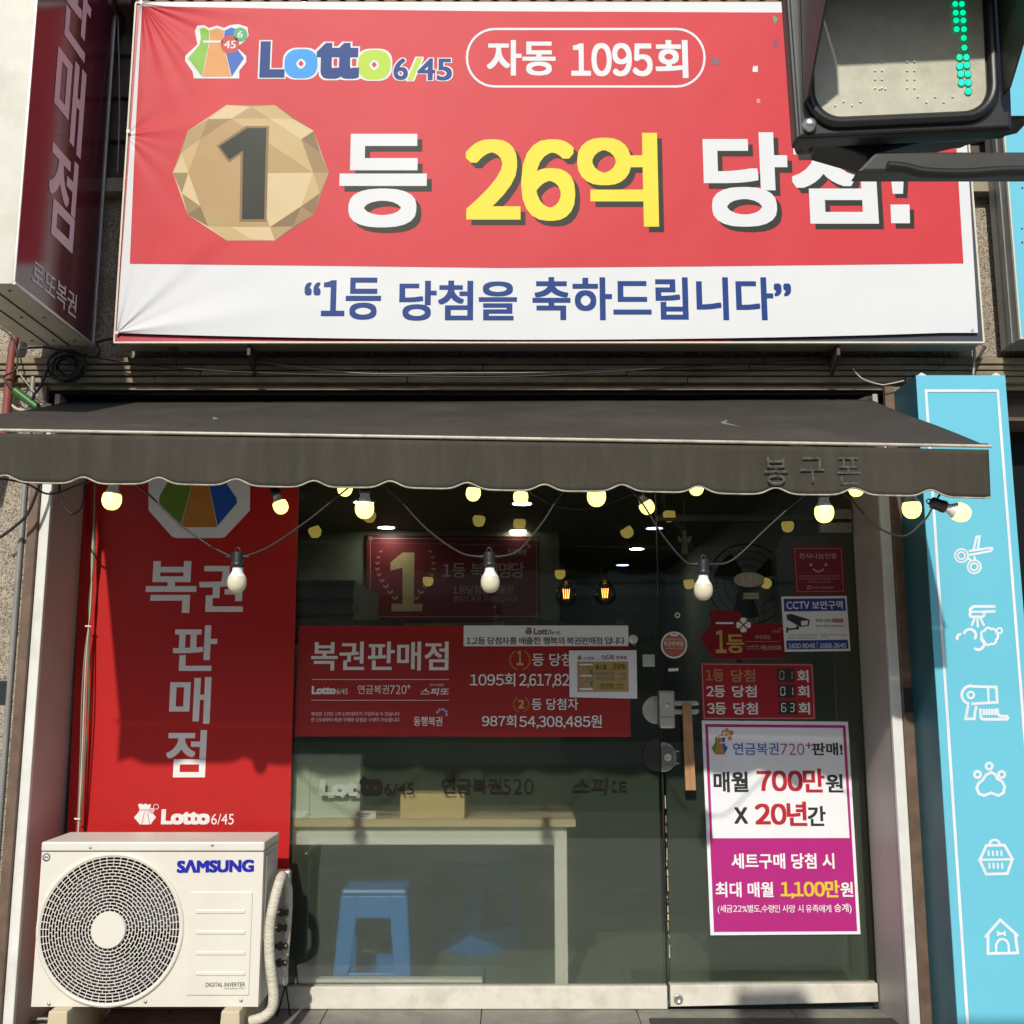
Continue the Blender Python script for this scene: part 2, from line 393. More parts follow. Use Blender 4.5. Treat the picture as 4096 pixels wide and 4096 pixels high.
# ------------------------------------------------------------------ shop window and door (parts of the building)
Xwin = PY(1170, 2500, 0).x; Xd = PY(2652, 3000, 0).x
zr = lambda px, py: PY(px, py, 0).z
win = MB(); ztop = PY(2000, 1850, 0).z
win.poly3([(XL + .01, 0, zr(1154, 3944)), (Xd - .004, 0, zr(2674, 3941)), (Xd - .004, 0, ztop), (XL + .01, 0, ztop)])
winO = win.build('shop_window', GLASS, shop)
ZF = zr(2000, 2966)
MB().poly3([(Xwin - .02, .005, zr(1154, 3944)), (Xd - .02, .005, zr(2674, 3941)), (Xd - .02, .005, ZF), (Xwin - .02, .005, ZF)]).build('frosted_film', FILM, winO)
MB().prism([(XL + .005, -.022, FL + .002), (Xd - .008, -.022, FL + .002), (Xd - .008, -.022, zr(2674, 3939)), (XL + .005, -.022, zr(1154, 3944))], (0, .044, 0)).build('bottom_rail', RAIL, winO, bevel=.002)
MB().box(Xd - .0075, Xd - .0035, -.01, .012, zr(2674, 3939), ztop).build('edge_seal', M('dark seal', (.02, .022, .018), .4), winO)
DTOP = zr(3000, 2085)
door = MB().poly3([(Xd + .004, -.001, zr(2678, 3934)), (XR - .008, -.001, zr(3508, 3927)), (XR - .008, -.001, DTOP), (Xd + .004, -.001, DTOP)]).build('glass_door', GLASS, shop)
MB().poly3([(Xd + .012, .004, zr(2678, 3934)), (XR - .03, .004, zr(3508, 3927)), (XR - .03, .004, ZF - .004), (Xd + .012, .004, ZF - .004)]).build('frosted_film', FILM, door)
MB().prism([(Xd + .004, -.026, FL + .012), (XR - .006, -.026, FL + .03), (XR - .006, -.026, zr(3508, 3927)), (Xd + .004, -.026, zr(2678, 3934))], (0, .05, 0)).build('bottom_rail', RAIL, door, bevel=.002)
c = PY(2713, 3996, -.026); MB().lathe([(.019, 0), (.019, -.004), (.015, -.006), (.009, -.006), (.009, -.003), (.001, -.003)], c, 'y').build('floor_lock', STEEL, door)
g = MB(); g.box(PY(3278, 2100, 0).x, XR - .006, -.016, .016, PY(3300, 2131, 0).z, PY(3300, 2092, 0).z); g.box(PY(3336, 2100, 0).x, XR - .004, -.018, .018, PY(3300, 2077, 0).z, PY(3300, 2038, 0).z)
g.build('hinge_fitting', M('hinge plate', (.3, .29, .25), .4, metal=.5, dirt=.3), door, bevel=.002)
MB().box(Xd, XR - .01, .0, .03, DTOP + .002, DTOP + .028).build('transom', M('dark aluminium', (.05, .05, .045), .4, metal=.4), shop)
MB(-.003).rect(Xd and 2640, 1900, 3396, 2070, 0).build('transom_glass', GLASS, shop)
# strip of old tape along the door edge
g = MB(-.004)
y = 3180
while y < 3830:
    L = random.uniform(8, 62); x = 2660 + (y - 3190) * .0235 + random.uniform(-2, 2); w = random.uniform(2.5, 7)
    g.poly([(x, y), (x + random.uniform(-1, 2), y + L), (x + w, y + L - random.uniform(0, 5)), (x + w * random.uniform(.4, 1), y + random.uniform(0, 6))]); y += L + random.uniform(2, 26)
g.build('tape_residue', M('old yellow tape', (.4, .36, .2), .7, var=.3), door)

# digital lock and cylinder lock on the door edge
g = MB(); a, b = PY(2636, 2762, -.04), PY(2701, 2914, -.04); g.box(a.x, b.x, -.05, -.003, b.z, a.z); lock = g.build('door_lock', M('silver lock body', (.55, .53, .47), .35, metal=.6, var=.05), door, bevel=.009)
z = PY(2660, 2868, -.05).z; MB().box(a.x + .0005, b.x - .0005, -.0512, -.05, z - .001, z + .001).build('lock_seam', BLACKP, lock)
c = PY(2671, 2822, -.05); MB().lathe([(.011, 0), (.009, -.003), (.004, -.0045), (.0005, -.0045)], c, 'y').build('lock_button', STEEL, lock)
def half_disc(px0, px1, py0, py1, y0, y1, left=True):
    xc = PY(px1 if left else px0, (py0 + py1) / 2, y0).x; rx = abs(PY(px1, py0, y0).x - PY(px0, py0, y0).x)
    zc = PY(px0, (py0 + py1) / 2, y0).z; rz = abs(PY(px0, py0, y0).z - PY(px0, py1, y0).z) / 2
    pts = [(xc + (-1 if left else 1) * rx * min(1, 1.0 * math.cos(a)), y0, zc + rz * math.sin(a)) for a in [R(-75 + 150 * i / 18) for i in range(19)]]
    pts = [(xc, y0, zc - rz * .97)] + pts + [(xc, y0, zc + rz * .97)]
    return MB().prism(pts, (0, y1 - y0, 0))
half_disc(2570, 2631, 2782, 2898, -.012, -.002).build('lock_plate', M('dull steel plate', (.42, .41, .38), .5, metal=.5, var=.15, dirt=.4, ds=12), door, bevel=.002)
half_disc(2573, 2641, 2955, 3088, -.03, -.002).build('lock_cover', BLACKP, door, bevel=.004)
half_disc(2643, 2708, 2966, 3090, -.022, -.002, False).build('lock_plate', M('polished plate', (.45, .44, .4), .25, metal=.8), door, bevel=.003)
a, b = PY(2644, 2991, -.03), PY(2694, 3067, -.03); MB().box(a.x, b.x, -.034, -.0225, b.z, a.z).build('cylinder_lock', M('lock case', (.2, .19, .17), .35, metal=.6), door, bevel=.002)
c = PY(2672, 3029, -.035); MB().lathe([(.0165, 0), (.0165, -.004), (.012, -.006), (.006, -.006), (.006, -.003), (.0005, -.003)], c, 'y').build('key_cylinder', STEEL, door)
g = MB(-.004)
for y in (3003, 3051): g.rect(2701, y, 2716, y + 5)
g.build('bolt_end', WHITEP, door)
g = MB()                                                      # forked metal pull
for (y0, y1) in ((2803, 2823), (2837, 2857)):
    a, b = PY(2697, y0, -.03), PY(2790, y1, -.03); pts = [(a.x, a.z), (b.x - .006, a.z), (b.x + .006, (a.z * .6 + b.z * .4)), (b.x + .006, b.z + .002), (a.x, b.z)] if y0 < 2810 else [(a.x, a.z), (b.x + .006, a.z), (b.x + .006, a.z * .4 + b.z * .6), (b.x - .006, b.z), (a.x, b.z)]
    g.prism([(p[0], -.035, p[1]) for p in pts], (0, .02, 0))
g.build('pull_bracket', STEEL, door, bevel=.003)
st = [PY(2731, 2816, -.06), PY(2766, 2816, -.06), PY(2785, 3162, -.06), PY(2743, 3162, -.06)]
MB().prism(st, (0, .022, 0)).build('wooden_stick', M('raw timber', (.36, .19, .09), .7, var=.25, vs=10, stretch=(8, 8, .8)), None, 'narrow piece of raw timber hanging from the forked steel door pull', 'stick', bevel=.002)

# cut-out film lettering: opaque sheets, dark of the room behind put into the colour
ROOMDARK = M('room dark lettering', (.012, .009, .007), .6, spec=.1, var=.2)
g = MB(-.002); g.text('to', 1437, 3105, 1530, 3180, 1, .10); g.text('6/45', 1537, 3132, 1656, 3178, 1, 0)
g.text('연금복권', 1766, 3112, 2006, 3176, 1, .035); g.text('520', 2010, 3114, 2134, 3176, 1, -.006)
g.text('스피', 2290, 3110, 2430, 3176, 1, .045, shear=.15); g.text('ㄷ', 2448, 3124, 2466, 3166, 1, .03); g.text('E', 2476, 3124, 2506, 3166, 1, .03)
g.build('film_lettering', ROOMDARK, winO)
g = MB(-.002); g.text('Lot', 1278, 3118, 1432, 3184, 1, .10); g.build('faded_lettering', M('faded lettering', (.27, .30, .24), .6), winO)

# ------------------------------------------------------------------ banner sign box
YB, YBB = -.52, WF - .065
bx0, bx1 = PY(456, 1372, YB).x, PY(3936, 1370, YB).x; bz0, bz1 = PY(2000, 1371, YB).z, PY(2000, 12, YB).z
sb = thing('sign_box', 'wide flat fascia sign box above the awning, carrying the red lottery banner', 'sign box', ((bx0 + bx1) / 2, YB, bz0))
MB().box(bx0 + .004, bx1 - .004, YB + .006, YBB, bz0 + .002, bz1 - .003).build('cabinet', M('sign cabinet grey', (.44, .42, .36), .5, metal=.2, dirt=.5, ds=4, var=.1), sb)
CREAM = M('cream edge trim', (.62, .58, .45), .5, var=.1)
g = MB(); g.box(bx0, bx1, YB - .004, YB + .02, bz0 - .003, bz0 + .004); g.box(bx0, bx1, YB - .004, YB + .02, bz1 - .004, bz1 + .003)
g.box(bx0 - .002, bx0 + .005, YB - .004, YB + .02, bz0 + .004, bz1 - .004); g.box(bx1 - .005, bx1 + .002, YB - .004, YB + .02, bz0 + .004, bz1 - .004); g.build('edge_trim', CREAM, sb)
xs = PY(2925, 1360, YB).x
MB().box(bx0 + .006, xs, YB + .001, YB + .005, bz0 + .005, bz1 - .006).build('old_face', M('crimson old sign face', (.42, .02, .045), .4), sb)
MB().box(xs + .0005, bx1 - .006, YB + .001, YB + .005, bz0 + .005, bz1 - .006).build('old_face', M('slate old sign face', (.055, .06, .075), .4), sb)
for px, py in ((985, 1385), (3352, 1380)):
    p = PY(px, py, YB); MB().prism([(p.x, YB + .015, bz0 - .003), (p.x, YB + .015, bz0 - .045), (p.x, WF - .06, bz0 - .1), (p.x, WF - .06, bz0 - .003)], (.012, 0, 0)).build('bracket', M('rusty bracket', (.07, .05, .045), .7, dirt=.5, dirtcol=(.2, .08, .03)), sb)
p = PY(690, 1400, -.46); MB().lathe([(.02, bz0 + .001), (.017, bz0 - .004), (.001, bz0 - .005)], (p.x, -.45, 0), 'z', 16).build('cable_gland', BROWNMETAL, sb)

# banner vinyl
YV = YB - .012
WR = [((PY(568, 15, YV).x, YV, PY(568, 15, YV).z), 0, 5.5, .55, .8), ((PY(470, 1330, YV).x, YV, PY(470, 1330, YV).z), 0, 3.2, 1.1, .8), ((PY(500, 540, YV).x, YV, PY(500, 540, YV).z), 0, 3, .5, .4)]
VIN = dict(rough=.5, spec=.2, var=.04, vs=3, bump=.12, bs=500, wrinkle=WR)
VW = M('banner white vinyl', (.66, .67, .665), dirt=.12, ds=3, dirtcol=(.5, .48, .42), **VIN)
VR = M('banner red vinyl', (.55, .044, .052), **VIN)
VN = M('banner navy ink', (.007, .040, .19), **VIN); VD = M('banner dark ink', (.025, .028, .019), **VIN)
VY = M('banner yellow ink', (.80, .62, .05), **VIN); VB = M('banner sky blue ink', (.04, .30, .70), **VIN)
VL = M('banner lime ink', (.42, .58, .05), **VIN); VG = M('banner green ink', (.10, .36, .14), **VIN); VO = M('banner orange ink', (.62, .29, .10), **VIN)
VBl = M('banner blue ink', (.05, .13, .45), **VIN)
GOLD = [M('banner gold ink %d' % i, tuple(v * .86 for v in c), **VIN) for i, c in enumerate(((.60, .43, .20), (.36, .24, .11), (.70, .54, .30), (.26, .17, .08), (.47, .33, .16)))]
ban = MB(YV)
n = 24; top = [(545 + (3925 - 545) * i / n, 4 + 12 * math.sin(i / n * 3)) for i in range(n + 1)]
bot = [(466 + (3912 - 466) * i / n, 1331 + 26 * math.sin(math.pi * min(1, i / n * 1.05)) ** .8 + 8 * i / n * (1 - i / n)) for i in range(n + 1)]
top = [(561 + (3835 - 561) * i / n, 8 + 4 * math.sin(i / n * 3)) for i in range(n + 1)]
ban.add([ban.at(p) for p in top + bot], [(i, i + 1, n + 2 + i, n + 1 + i) for i in range(n)])
banner = ban.build('banner', VW, None, 'big red and white vinyl banner with medal and winning prize lettering on the fascia', 'banner')
g = MB(YV); g.poly([(568, 24), (540, 560), (519, 1055), (1250, 1063), (1998, 1072), (2800, 1066), (3854, 1054), (3836, 760), (3795, 56), (3135, 50), (2000, 45), (1200, 36)], 1); g.build('red_field', VR, banner)
# eyelets along the banner edge
g = MB(YV)
for (x, y) in ((563, 8), (1217, 12), (2685, 28), (467, 1330), (512, 524), (3890, 1322)): g.disc(x, y, 6, lay=1, n=12)
g.build('eyelet', STEEL, banner)
def bag(sheet, parent, x0, y0, x1, y1, lay, mats, outline=True, outmat=None, nums=True):
    X = lambda u: x0 + u * (x1 - x0); Yy = lambda v: y0 + v * (y1 - y0)
    if outline:
        g = MB(sheet); g.poly([(X(u), Yy(v)) for u, v in ((.16, -.05), (.28, -.06), (.36, -.0), (.5, -.05), (.62, -.0), (.72, -.06), (.86, -.08), (1.02, -.02), (1.04, .16), (.98, .26), (.84, .40), (1.0, .58), (1.0, .70), (.88, .88), (.88, 1.04), (.10, 1.04), (.08, .90), (-.05, .68), (-.05, .58), (.16, .34), (.14, .2), (.12, .06))], lay)
        g.build('logo_outline', outmat, parent)
    for i, (name, pts) in enumerate((('bag_panel', ((.20, .02), (.27, -.01), (.36, .05), (.36, .30), (.24, 1.0), (0, .62), (.2, .34), (.22, .2))), ('bag_panel', ((.37, .05), (.5, 0), (.62, .05), (.60, .30), (.74, 1.0), (.25, 1.0), (.37, .3))), ('bag_panel', ((.63, .05), (.74, -.01), (.84, .02), (.78, .2), (.80, .36), (.96, .62), (.75, 1.0), (.61, .3))))):
        g = MB(sheet); g.poly([(X(u), Yy(v)) for u, v in pts], lay + 1); g.build(name, mats[i], parent)
    if nums:
        w = x1 - x0
        g = MB(sheet); g.stroke([(X(.26), Yy(.28)), (X(.6), Yy(.28))], w * .035, lay + 2); g.build('bag_tie', outmat, parent)
        g = MB(sheet); g.disc(X(.72), Yy(.34), w * .16, lay=lay + 2); g.build('red_ball', mats[3], parent)
        g = MB(sheet); g.disc(X(.9), Yy(.13), w * .12, lay=lay + 2); g.build('green_ball', mats[4], parent)
        g = MB(sheet); g.text('45', X(.62), Yy(.26), X(.82), Yy(.42), lay + 3, .03); g.text('6', X(.85), Yy(.06), X(.94), Yy(.2), lay + 3, .03); g.build('ball_number', outmat, parent)
bag(YV, banner, 752, 112, 985, 306, 2, [VG if 0 else M('banner leaf green ink', (.22, .44, .06), **VIN), VO, VBl, M('banner ball red', (.50, .08, .07), **VIN), VG], True, VW)
LET = [('L', 1040, 165, 1140, 310, VN), ('o', 1138, 196, 1270, 313, VB), ('tt', 1266, 170, 1437, 315, VN), ('o', 1432, 200, 1562, 318, VL), ('6', 1574, 233, 1632, 320, VN), ('/', 1630, 230, 1688, 322, VL), ('45', 1670, 233, 1808, 322, VN)]
g = MB(YV)
for k, (t, a, b, c, d, m) in enumerate(LET): g.text(t, a, b, c, d, 2 + .07 * k, .16 if k < 4 else .10, grow=.06)
g.build('lettering_outline', VW, banner)
for t, a, b, c, d, m in LET: MB(YV).text(t, a, b, c, d, 3, .10 if t in ('L', 'o', 'tt') else .04).build('lettering', m, banner)
def rrect_pts(x0, y0, x1, y1, r, n=8):
    return [(cx + r * math.cos(R(a0 + 90 * i / n)), cy + r * math.sin(R(a0 + 90 * i / n))) for cx, cy, a0 in ((x1 - r, y1 - r, 0), (x0 + r, y1 - r, 90), (x0 + r, y0 + r, 180), (x1 - r, y0 + r, 270)) for i in range(n + 1)]
g = MB(YV); g.stroke(rrect_pts(1868, 116, 2818, 346, 112), 9, 2, True); g.build('label_ring', VW, banner)
g = MB(YV); g.text('자동', 1948, 160, 2222, 302, 2, .05); g.text('1095', 2285, 172, 2610, 305, 2, .05); g.text('회', 2622, 160, 2752, 312, 2, .05); g.build('lettering', VW, banner)
# medal
mc = (1003, 693)
def mp(i, r, off=0): a = R(-90 - 18 + i * 36 + off); return (mc[0] + 312 * r * math.cos(a), mc[1] - 2 + 285 * r * math.sin(a))
for k in range(10):
    m1 = GOLD[(2, 0, 3, 4, 1, 2, 0, 1, 2, 4)[k]]; m2 = GOLD[(1, 3, 4, 1, 3, 0, 2, 2, 1, 0)[k]]
    MB(YV).poly([mp(k, 1), mp(k, .93, 18), mp(k, .80, 0)], 2).build('medal_facet', m1, banner)
    MB(YV).poly([mp(k, 1), mp(k + 1, 1), mp(k, .93, 18)], 2).build('medal_facet', m2, banner)
    MB(YV).poly([mp(k + 1, 1), mp(k + 1, .80), mp(k, .93, 18)], 2).build('medal_facet', GOLD[(0, 2, 1, 3, 4, 0, 3, 1, 4, 2)[k]], banner)
    MB(YV).poly([mp(k, .93, 18), mp(k + 1, .80), mp(k, .80)], 2).build('medal_facet', GOLD[(4, 2, 1, 0, 3, 2, 4, 2, 0, 1)[k]], banner)
GF = M('banner medal face', (.42, .28, .125), **VIN)
MB(YV).poly([mp(k, .80) for k in range(10)], 2).build('medal_face', GF, banner)
MB(YV).poly([mp(k, .80) for k in (0, 1, 2, 3)] , 2.4).build('medal_facet', GOLD[0], banner)
MB(YV).poly([mp(k, .80) for k in (3, 4, 5)] + [(1003, 693)], 2.4).build('medal_facet', GOLD[2], banner)
one = [(988, 512), (1065, 512), (1056, 876), (968, 876), (972, 601), (917, 638), (878, 585)]
MB(YV).poly([(982, 504), (1076, 504), (1066, 886), (958, 886), (962, 618), (915, 650), (866, 583)], 3).build('numeral_edge', GOLD[3], banner)
MB(YV).poly(one, 4).build('numeral', VD, banner)
BIG = [('등', 1358, 534, 1707, 908, VW), ('26', 1862, 556, 2300, 882, VY), ('억', 2310, 530, 2632, 905, VY), ('당', 2815, 528, 3152, 905, VW), ('첨', 3168, 530, 3505, 893, VW)]
g = MB(YV)
for t, a, b, c, d, m in BIG: g.text(t, a + 20, b + 22, c + 20, d + 22, 2, .06)
for q4_ in ([(3563, 562), (3642, 562), (3630, 792), (3582, 792)], [(3580, 838), (3656, 838), (3658, 914), (3583, 914)]): g.poly(q4_, 2)
g.build('lettering_shadow_print', VD, banner)
g = MB(YV); g2 = MB(YV)
for t, a, b, c, d, m in BIG: (g2 if m is VY else g).text(t, a, b, c, d, 3, .06)
for q4_ in ([(3543, 540), (3622, 540), (3612, 775), (3571, 775)], [(3562, 818), (3638, 818), (3640, 893), (3565, 893)]): g.poly(q4_, 3)
g.build('lettering', VW, banner); g2.build('lettering', VY, banner)
g = MB(YV); g.text('“1등', 1217, 1110, 1524, 1278, 2, .045); g.text('당첨을', 1597, 1122, 2068, 1282, 2, .045); g.text('축하드립니다”', 2130, 1108, 3166, 1280, 2, .045)
g.build('slogan_lettering', VN, banner)
for pts, m in (([(3090, 60), (3113, 75), (3098, 95)], VG), ([(3100, 155), (3115, 152), (3106, 190), (3090, 195)], M('banner plum ink', (.25, .07, .12), **VIN)), ([(2838, 230), (2865, 232), (2890, 256), (2860, 260)], M('banner grey ink', (.17, .13, .15), **VIN)), ([(3012, 265), (3031, 263), (3031, 288), (3010, 287)], VW), ([(3026, 396), (3040, 395), (3042, 411), (3028, 413)], VO)):
    MB(YV).poly(pts, 2).build('confetti', m, banner)

# ------------------------------------------------------------------ projecting sign at the left
XS = PY(366, 1383, -.42).x
yb_ = -.42; yf_ = PX(50, 1098, XS).y; zb_ = PY(366, 1383, -.42).z; thick = .25
ps = thing('projecting_sign', 'maroon and white projecting box sign on the wall left of the banner', 'sign', (XS, yb_, zb_))
MAR = M('maroon sign face', (.10, .016, .028), .16, var=.1, vs=2, spec=.6)
MB().box(XS - thick, XS, yf_ + .002, yb_, zb_, zb_ + 2.4).build('cabinet', M('cream sign cabinet', (.60, .58, .49), .45, dirt=.4, ds=3, dirtcol=(.25, .22, .16), var=.06), ps)
MB().box(XS + .001, XS + .006, yf_ + .006, yb_ - .006, zb_ + .008, zb_ + 2.39).build('sign_face', MAR, ps)
g = MB(); g.box(XS + .001, XS + .012, yf_ + .002, yb_, zb_ - .003, zb_ + .007); g.box(XS + .001, XS + .012, yb_ - .006, yb_, zb_ + .007, zb_ + 2.39); g.box(XS + .001, XS + .009, yf_ + .001, yf_ + .006, zb_ + .007, zb_ + 2.39); g.build('edge_trim', M('pale metal trim', (.6, .6, .55), .35, metal=.3), ps)
g = MB()
for dx in (.085, .165): g.box(XS - dx - .006, XS - dx, yf_ + .01, yb_ - .01, zb_ - .0025, zb_ + .001)
g.build('seam', DARKBROWN, ps)
g = MB()
for t in (.1, .5, .9):
    for dx in (.04, .125, .21): g.lathe([(.006, zb_), (.005, zb_ - .003), (.001, zb_ - .004)], (XS - dx, yf_ + (yb_ - yf_) * t, 0), 'z', 10)
g.build('screw', BROWNMETAL, ps)
g = MB(); rt, up = Vector((0, 1, 0)), Vector((0, 0, 1)); xx = XS + .0075
def onface(px, py): return PX(px, py, xx)
q = lambda l, r, t, b: (Vector((xx, (onface(*l).y + onface(*r).y) / 2, (onface(*t).z + onface(*b).z) / 2)), onface(*r).y - onface(*l).y, onface(*t).z - onface(*b).z)
c1 = q((217, 400), (336, 440), (341, 290), (314, 629)); g.text3('매', c1[0], rt, up, c1[1], c1[2], .04)
c2 = q((196, 726), (308, 760), (313, 660), (283, 1009)); g.text3('점', c2[0], rt, up, c2[1], c2[2], .04)
pit = c1[0].z - c2[0].z
g.text3('판', c1[0] + Vector((0, 0, pit)), rt, up, c1[1], c1[2], .04); g.text3('권', c1[0] + Vector((0, 0, 2 * pit)), rt, up, c1[1], c1[2], .04)
PINK = M('pale pink lettering', (.66, .56, .60), .4, var=.03); g.build('lettering', PINK, ps)
a, b = onface(132, 1070), onface(305, 1240)
g = MB(); c3 = (a + b) / 2; c3.x = xx; h3 = onface(147, 1033).z - onface(132, 1130).z; g.text3('로또복권', c3, rt, up, abs(b.y - a.y), h3, .015)
g.build('small_lettering', M('pale lettering', (.6, .58, .58), .4), ps)

# ------------------------------------------------------------------ awning
YK = -.27
bl, br = PY(261, 1610, YK), PY(3473, 1594, YK)
d = ray(3955, 1785); YA = CY + d.y * (br.x / d.x)
f0, f1 = PY(0, 1722, YA), PY(3955, 1787, YA)
fl = f0 + (f1 - f0) * ((bl.x - f0.x) / (f1.x - f0.x)); fr = f1
aw = thing('awning', 'long dark olive fabric awning with scalloped valance over the shop front', 'awning', ((bl.x + br.x) / 2, YK, bl.z))
CLOTH = M('dark olive awning cloth', (.033, .027, .018), .85, var=.2, vs=3, bump=.25, bs=420, dirt=.5, ds=2.2, dirtcol=(.085, .078, .06))
CLOTHV = M('streaked awning cloth', (.041, .034, .022), .85, var=.2, vs=5, bump=.25, bs=420, dirt=.35, ds=7, dirtcol=(.075, .076, .045), stretch=(3, 1, .5))
def top_fn(u, v):
    p = bl.lerp(br, u).lerp(fl.lerp(fr, u), v)
    s_ = math.sin(math.pi * v) * math.sin(math.pi * min(1, max(0, u))) * .02 + .013 * (noise.noise(Vector((u * 7, v * 2, 3))) + .6 * noise.noise(Vector((u * 16, v * 3, 8)))) * math.sin(math.pi * v) ** .5
    return p - Vector((0, 0, s_))
MB().grid(top_fn, 90, 14).build('canopy', CLOTH, aw, solid=.002)
vb0, vb1 = PY(100, 1931, YA), PY(3945, 1991, YA)
per = (PY(3722, 1985, YA).x - PY(330, 1935, YA).x) / 11; ph = PY(330, 1935, YA).x
def edge_z(x):
    z = vb0.z + (vb1.z - vb0.z) * ((x - vb0.x) / (vb1.x - vb0.x)); t = ((x - ph + per / 2) % per - per / 2)
    return z + .021 * math.exp(-(t / .036) ** 2)
def wav(x, v): return .008 * v * math.sin(x * 9 + 1) + .006 * v * noise.noise(Vector((x * 3, 0, 5)))
xl_, xr_ = fl.x, fr.x - .003
def val_fn(u, v):
    x = xl_ + (xr_ - xl_) * u; zt_ = fl.z + (fr.z - fl.z) * u - .010
    return Vector((x, YA - .004 + wav(x, v), zt_ + (edge_z(x) - zt_) * v))
MB().grid(val_fn, 420, 10).build('valance', CLOTHV, aw, solid=.002)
pts = [val_fn(i / 420, 1) for i in range(421)]
MB().tube(pts, .0028, 6).build('valance_piping', M('worn pale piping', (.36, .35, .27), .8, var=.4, vs=40), aw)
MB().tube([fl + Vector((-.02, -.006, 0)), fr + Vector((.004, -.006, 0))],   .0052, 10).build('front_bar', M('cream front bar', (.52, .48, .38), .4, dirt=.6, ds=14, var=.08), aw)
MB().tube([fl + Vector((0, .005, .007)), fr + Vector((0, .005, .007))], .005, 8).build('canopy_hem', CLOTH, aw)
for t in (.16, .86):
    a, b = bl.lerp(br, t) + Vector((0, -.02, -.06)), fl.lerp(fr, t) + Vector((0, .03, -.02)); e = a.lerp(b, .5) + Vector((.25 * (1 if t < .5 else -1), 0, .015))
    MB().tube([a, e], .014, 8).tube([e, b], .012, 8).build('folding_arm', ALU, aw)
MB().tube([bl + Vector((0, .03, -.01)), br + Vector((0, .03, -.01))], .03, 12).build('roller', DARKBROWN, aw)
GH = M('ghost lettering', (.088, .085, .074), .9, spec=.1, var=.6, vs=70)
def onval(px, py): return PY(px, py, YA - .014)
g = MB(YA - .013)
g.text('봉', 3057, 1828, 3152, 1936, 0, .0); g.text('구', 3202, 1828, 3298, 1930, 0, .0); g.text('폰', 3348, 1828, 3442, 1938, 0, .0); g.build('ghost_lettering', GH, aw)
p = PY(3560, 1525, -.30); q_ = PY(3480, 1592, -.30)
MB().tube([p, q_, q_ + Vector((-.05, 0, -.03))], [.012, .02, .022], 8).build('end_flap', CLOTH, aw)

# ------------------------------------------------------------------ string lights
GLOBE_ON = M('lit warm bulb globe', (1.0, .78, .17), .4, var=.0, emit=3.0)
GLOBE_OFF = M('cream bulb globe', (.68, .62, .44), .3, var=.02, spec=.5)
BASEW = M('white bulb base', (.78, .78, .74), .35, var=.02)
def make_bulb(name, label, globe, group):
    t = thing(name, label, 'light bulb', (0, 0, 0), group)
    MB().lathe([(.012, .004), (.018, 0), (.018, -.03), (.0195, -.031), (.0195, -.044), (.016, -.046)], n=20).build('socket', BLACKP, t, local=True)
    MB().tube([(-.007, 0, .002), (-.007, 0, .012), (0, 0, .017), (.007, 0, .012), (.007, 0, .002)], .0022, 6).build('hanging_loop', BLACKP, t, local=True)
    MB().lathe([(.0145, -.046), (.0155, -.056), (.0205, -.066), (.0262, -.0745)], n=24).build('base', BASEW, t, local=True)
    MB().lathe([(.0262, -.0746), (.0285, -.082), (.0295, -.092), (.0285, -.102), (.0245, -.112), (.018, -.1195), (.010, -.1235), (.001, -.1245)], n=28).build('globe', globe, t, local=True)
    return t
GRP = 'bulbs of the string lights under the awning'
lit0 = None; off0 = None; SOCK = {}
BULBS = [
 (447, 2001, YA + .05, 4, 1, 'lit warm bulb hanging in front of the tall red panel, leftmost below the awning'),
 (1123, 2026, -.36, -22, 1, 'lit warm bulb tilted right near the right edge of the tall red panel'),
 (1380, 1955, -.36, 10, 1, 'lit warm bulb half hidden by the valance beside the tall red panel'),
 (1458, 2036, YA + .06, 0, 1, 'lit warm bulb upright with its white base showing above the interior red banner'),
 (1893, 1974, -.36, 5, 1, 'small lit warm bulb just below the valance above the middle drooping bulb'),
 (2083, 1990, -.36, 0, 1, 'small lit warm bulb overlapping a ceiling light, right of the middle drooping bulb'),
 (2386, 1988, YA + .06, 0, 1, 'large lit warm bulb just below the valance above the two pendant lamps'),
 (2588, 2028, -.36, -30, 1, 'small lit warm bulb tilted right at the edge between window and door'),
 (2785, 1952, -.36, 0, 1, 'lit warm bulb almost hidden by the valance above the door numeral plate'),
 (3297, 2052, YA + .05, 0, 1, 'large lit warm bulb hanging before the door hinge fitting'),
 (3425, 1955, -.5, 0, 1, 'lit warm bulb almost hidden by the valance at the right reveal'),
 (3647, 2036, YA + .12, 0, 1, 'lit warm bulb hanging before the shaded side of the turquoise pillar sign'),
 (3842, 2050, YA + .05, -70, 1, 'lit warm bulb turned sideways in front of the turquoise pillar sign'),
 (948, 2332, YA + .06, -1, 0, 'cream bulb drooping low on its cord in front of the tall red panel'),
 (1961, 2332, YA + .06, -2, 0, 'cream bulb drooping low on its cord in front of the interior red banner'),
 (2813, 2362, YA + .06, 2, 0, 'cream bulb drooping low on its cord in front of the glass door'),
]
for i, (px, py, Y, tilt, lit, lab) in enumerate(BULBS):
    if lit:
        if lit0 is None: lit0 = o = make_bulb('light_bulb', lab, GLOBE_ON, GRP)
        else: o = dup(lit0, lab)
    else:
        if off0 is None: off0 = o = make_bulb('light_bulb', lab, GLOBE_OFF, GRP)
        else: o = dup(off0, lab)
    o.rotation_euler = (0, R(tilt), 0); a = R(tilt)
    o.location = PY(px, py, Y) - Vector((-math.sin(a), 0, -math.cos(a))) * .094
    SOCK[i] = Vector(o.location)
YC = YA + .06
cord = []
for seg in ([(90, 1925), (200, 1975), (345, 1930)], ):
    pass
g = MB()
g.tube(pxpath([(-120, 1900), (90, 1930), (200, 1976), (345, 1928), (447, 1915), (555, 1945), (720, 2100), (850, 2195), (925, 2228)], YC), .0035, 7)
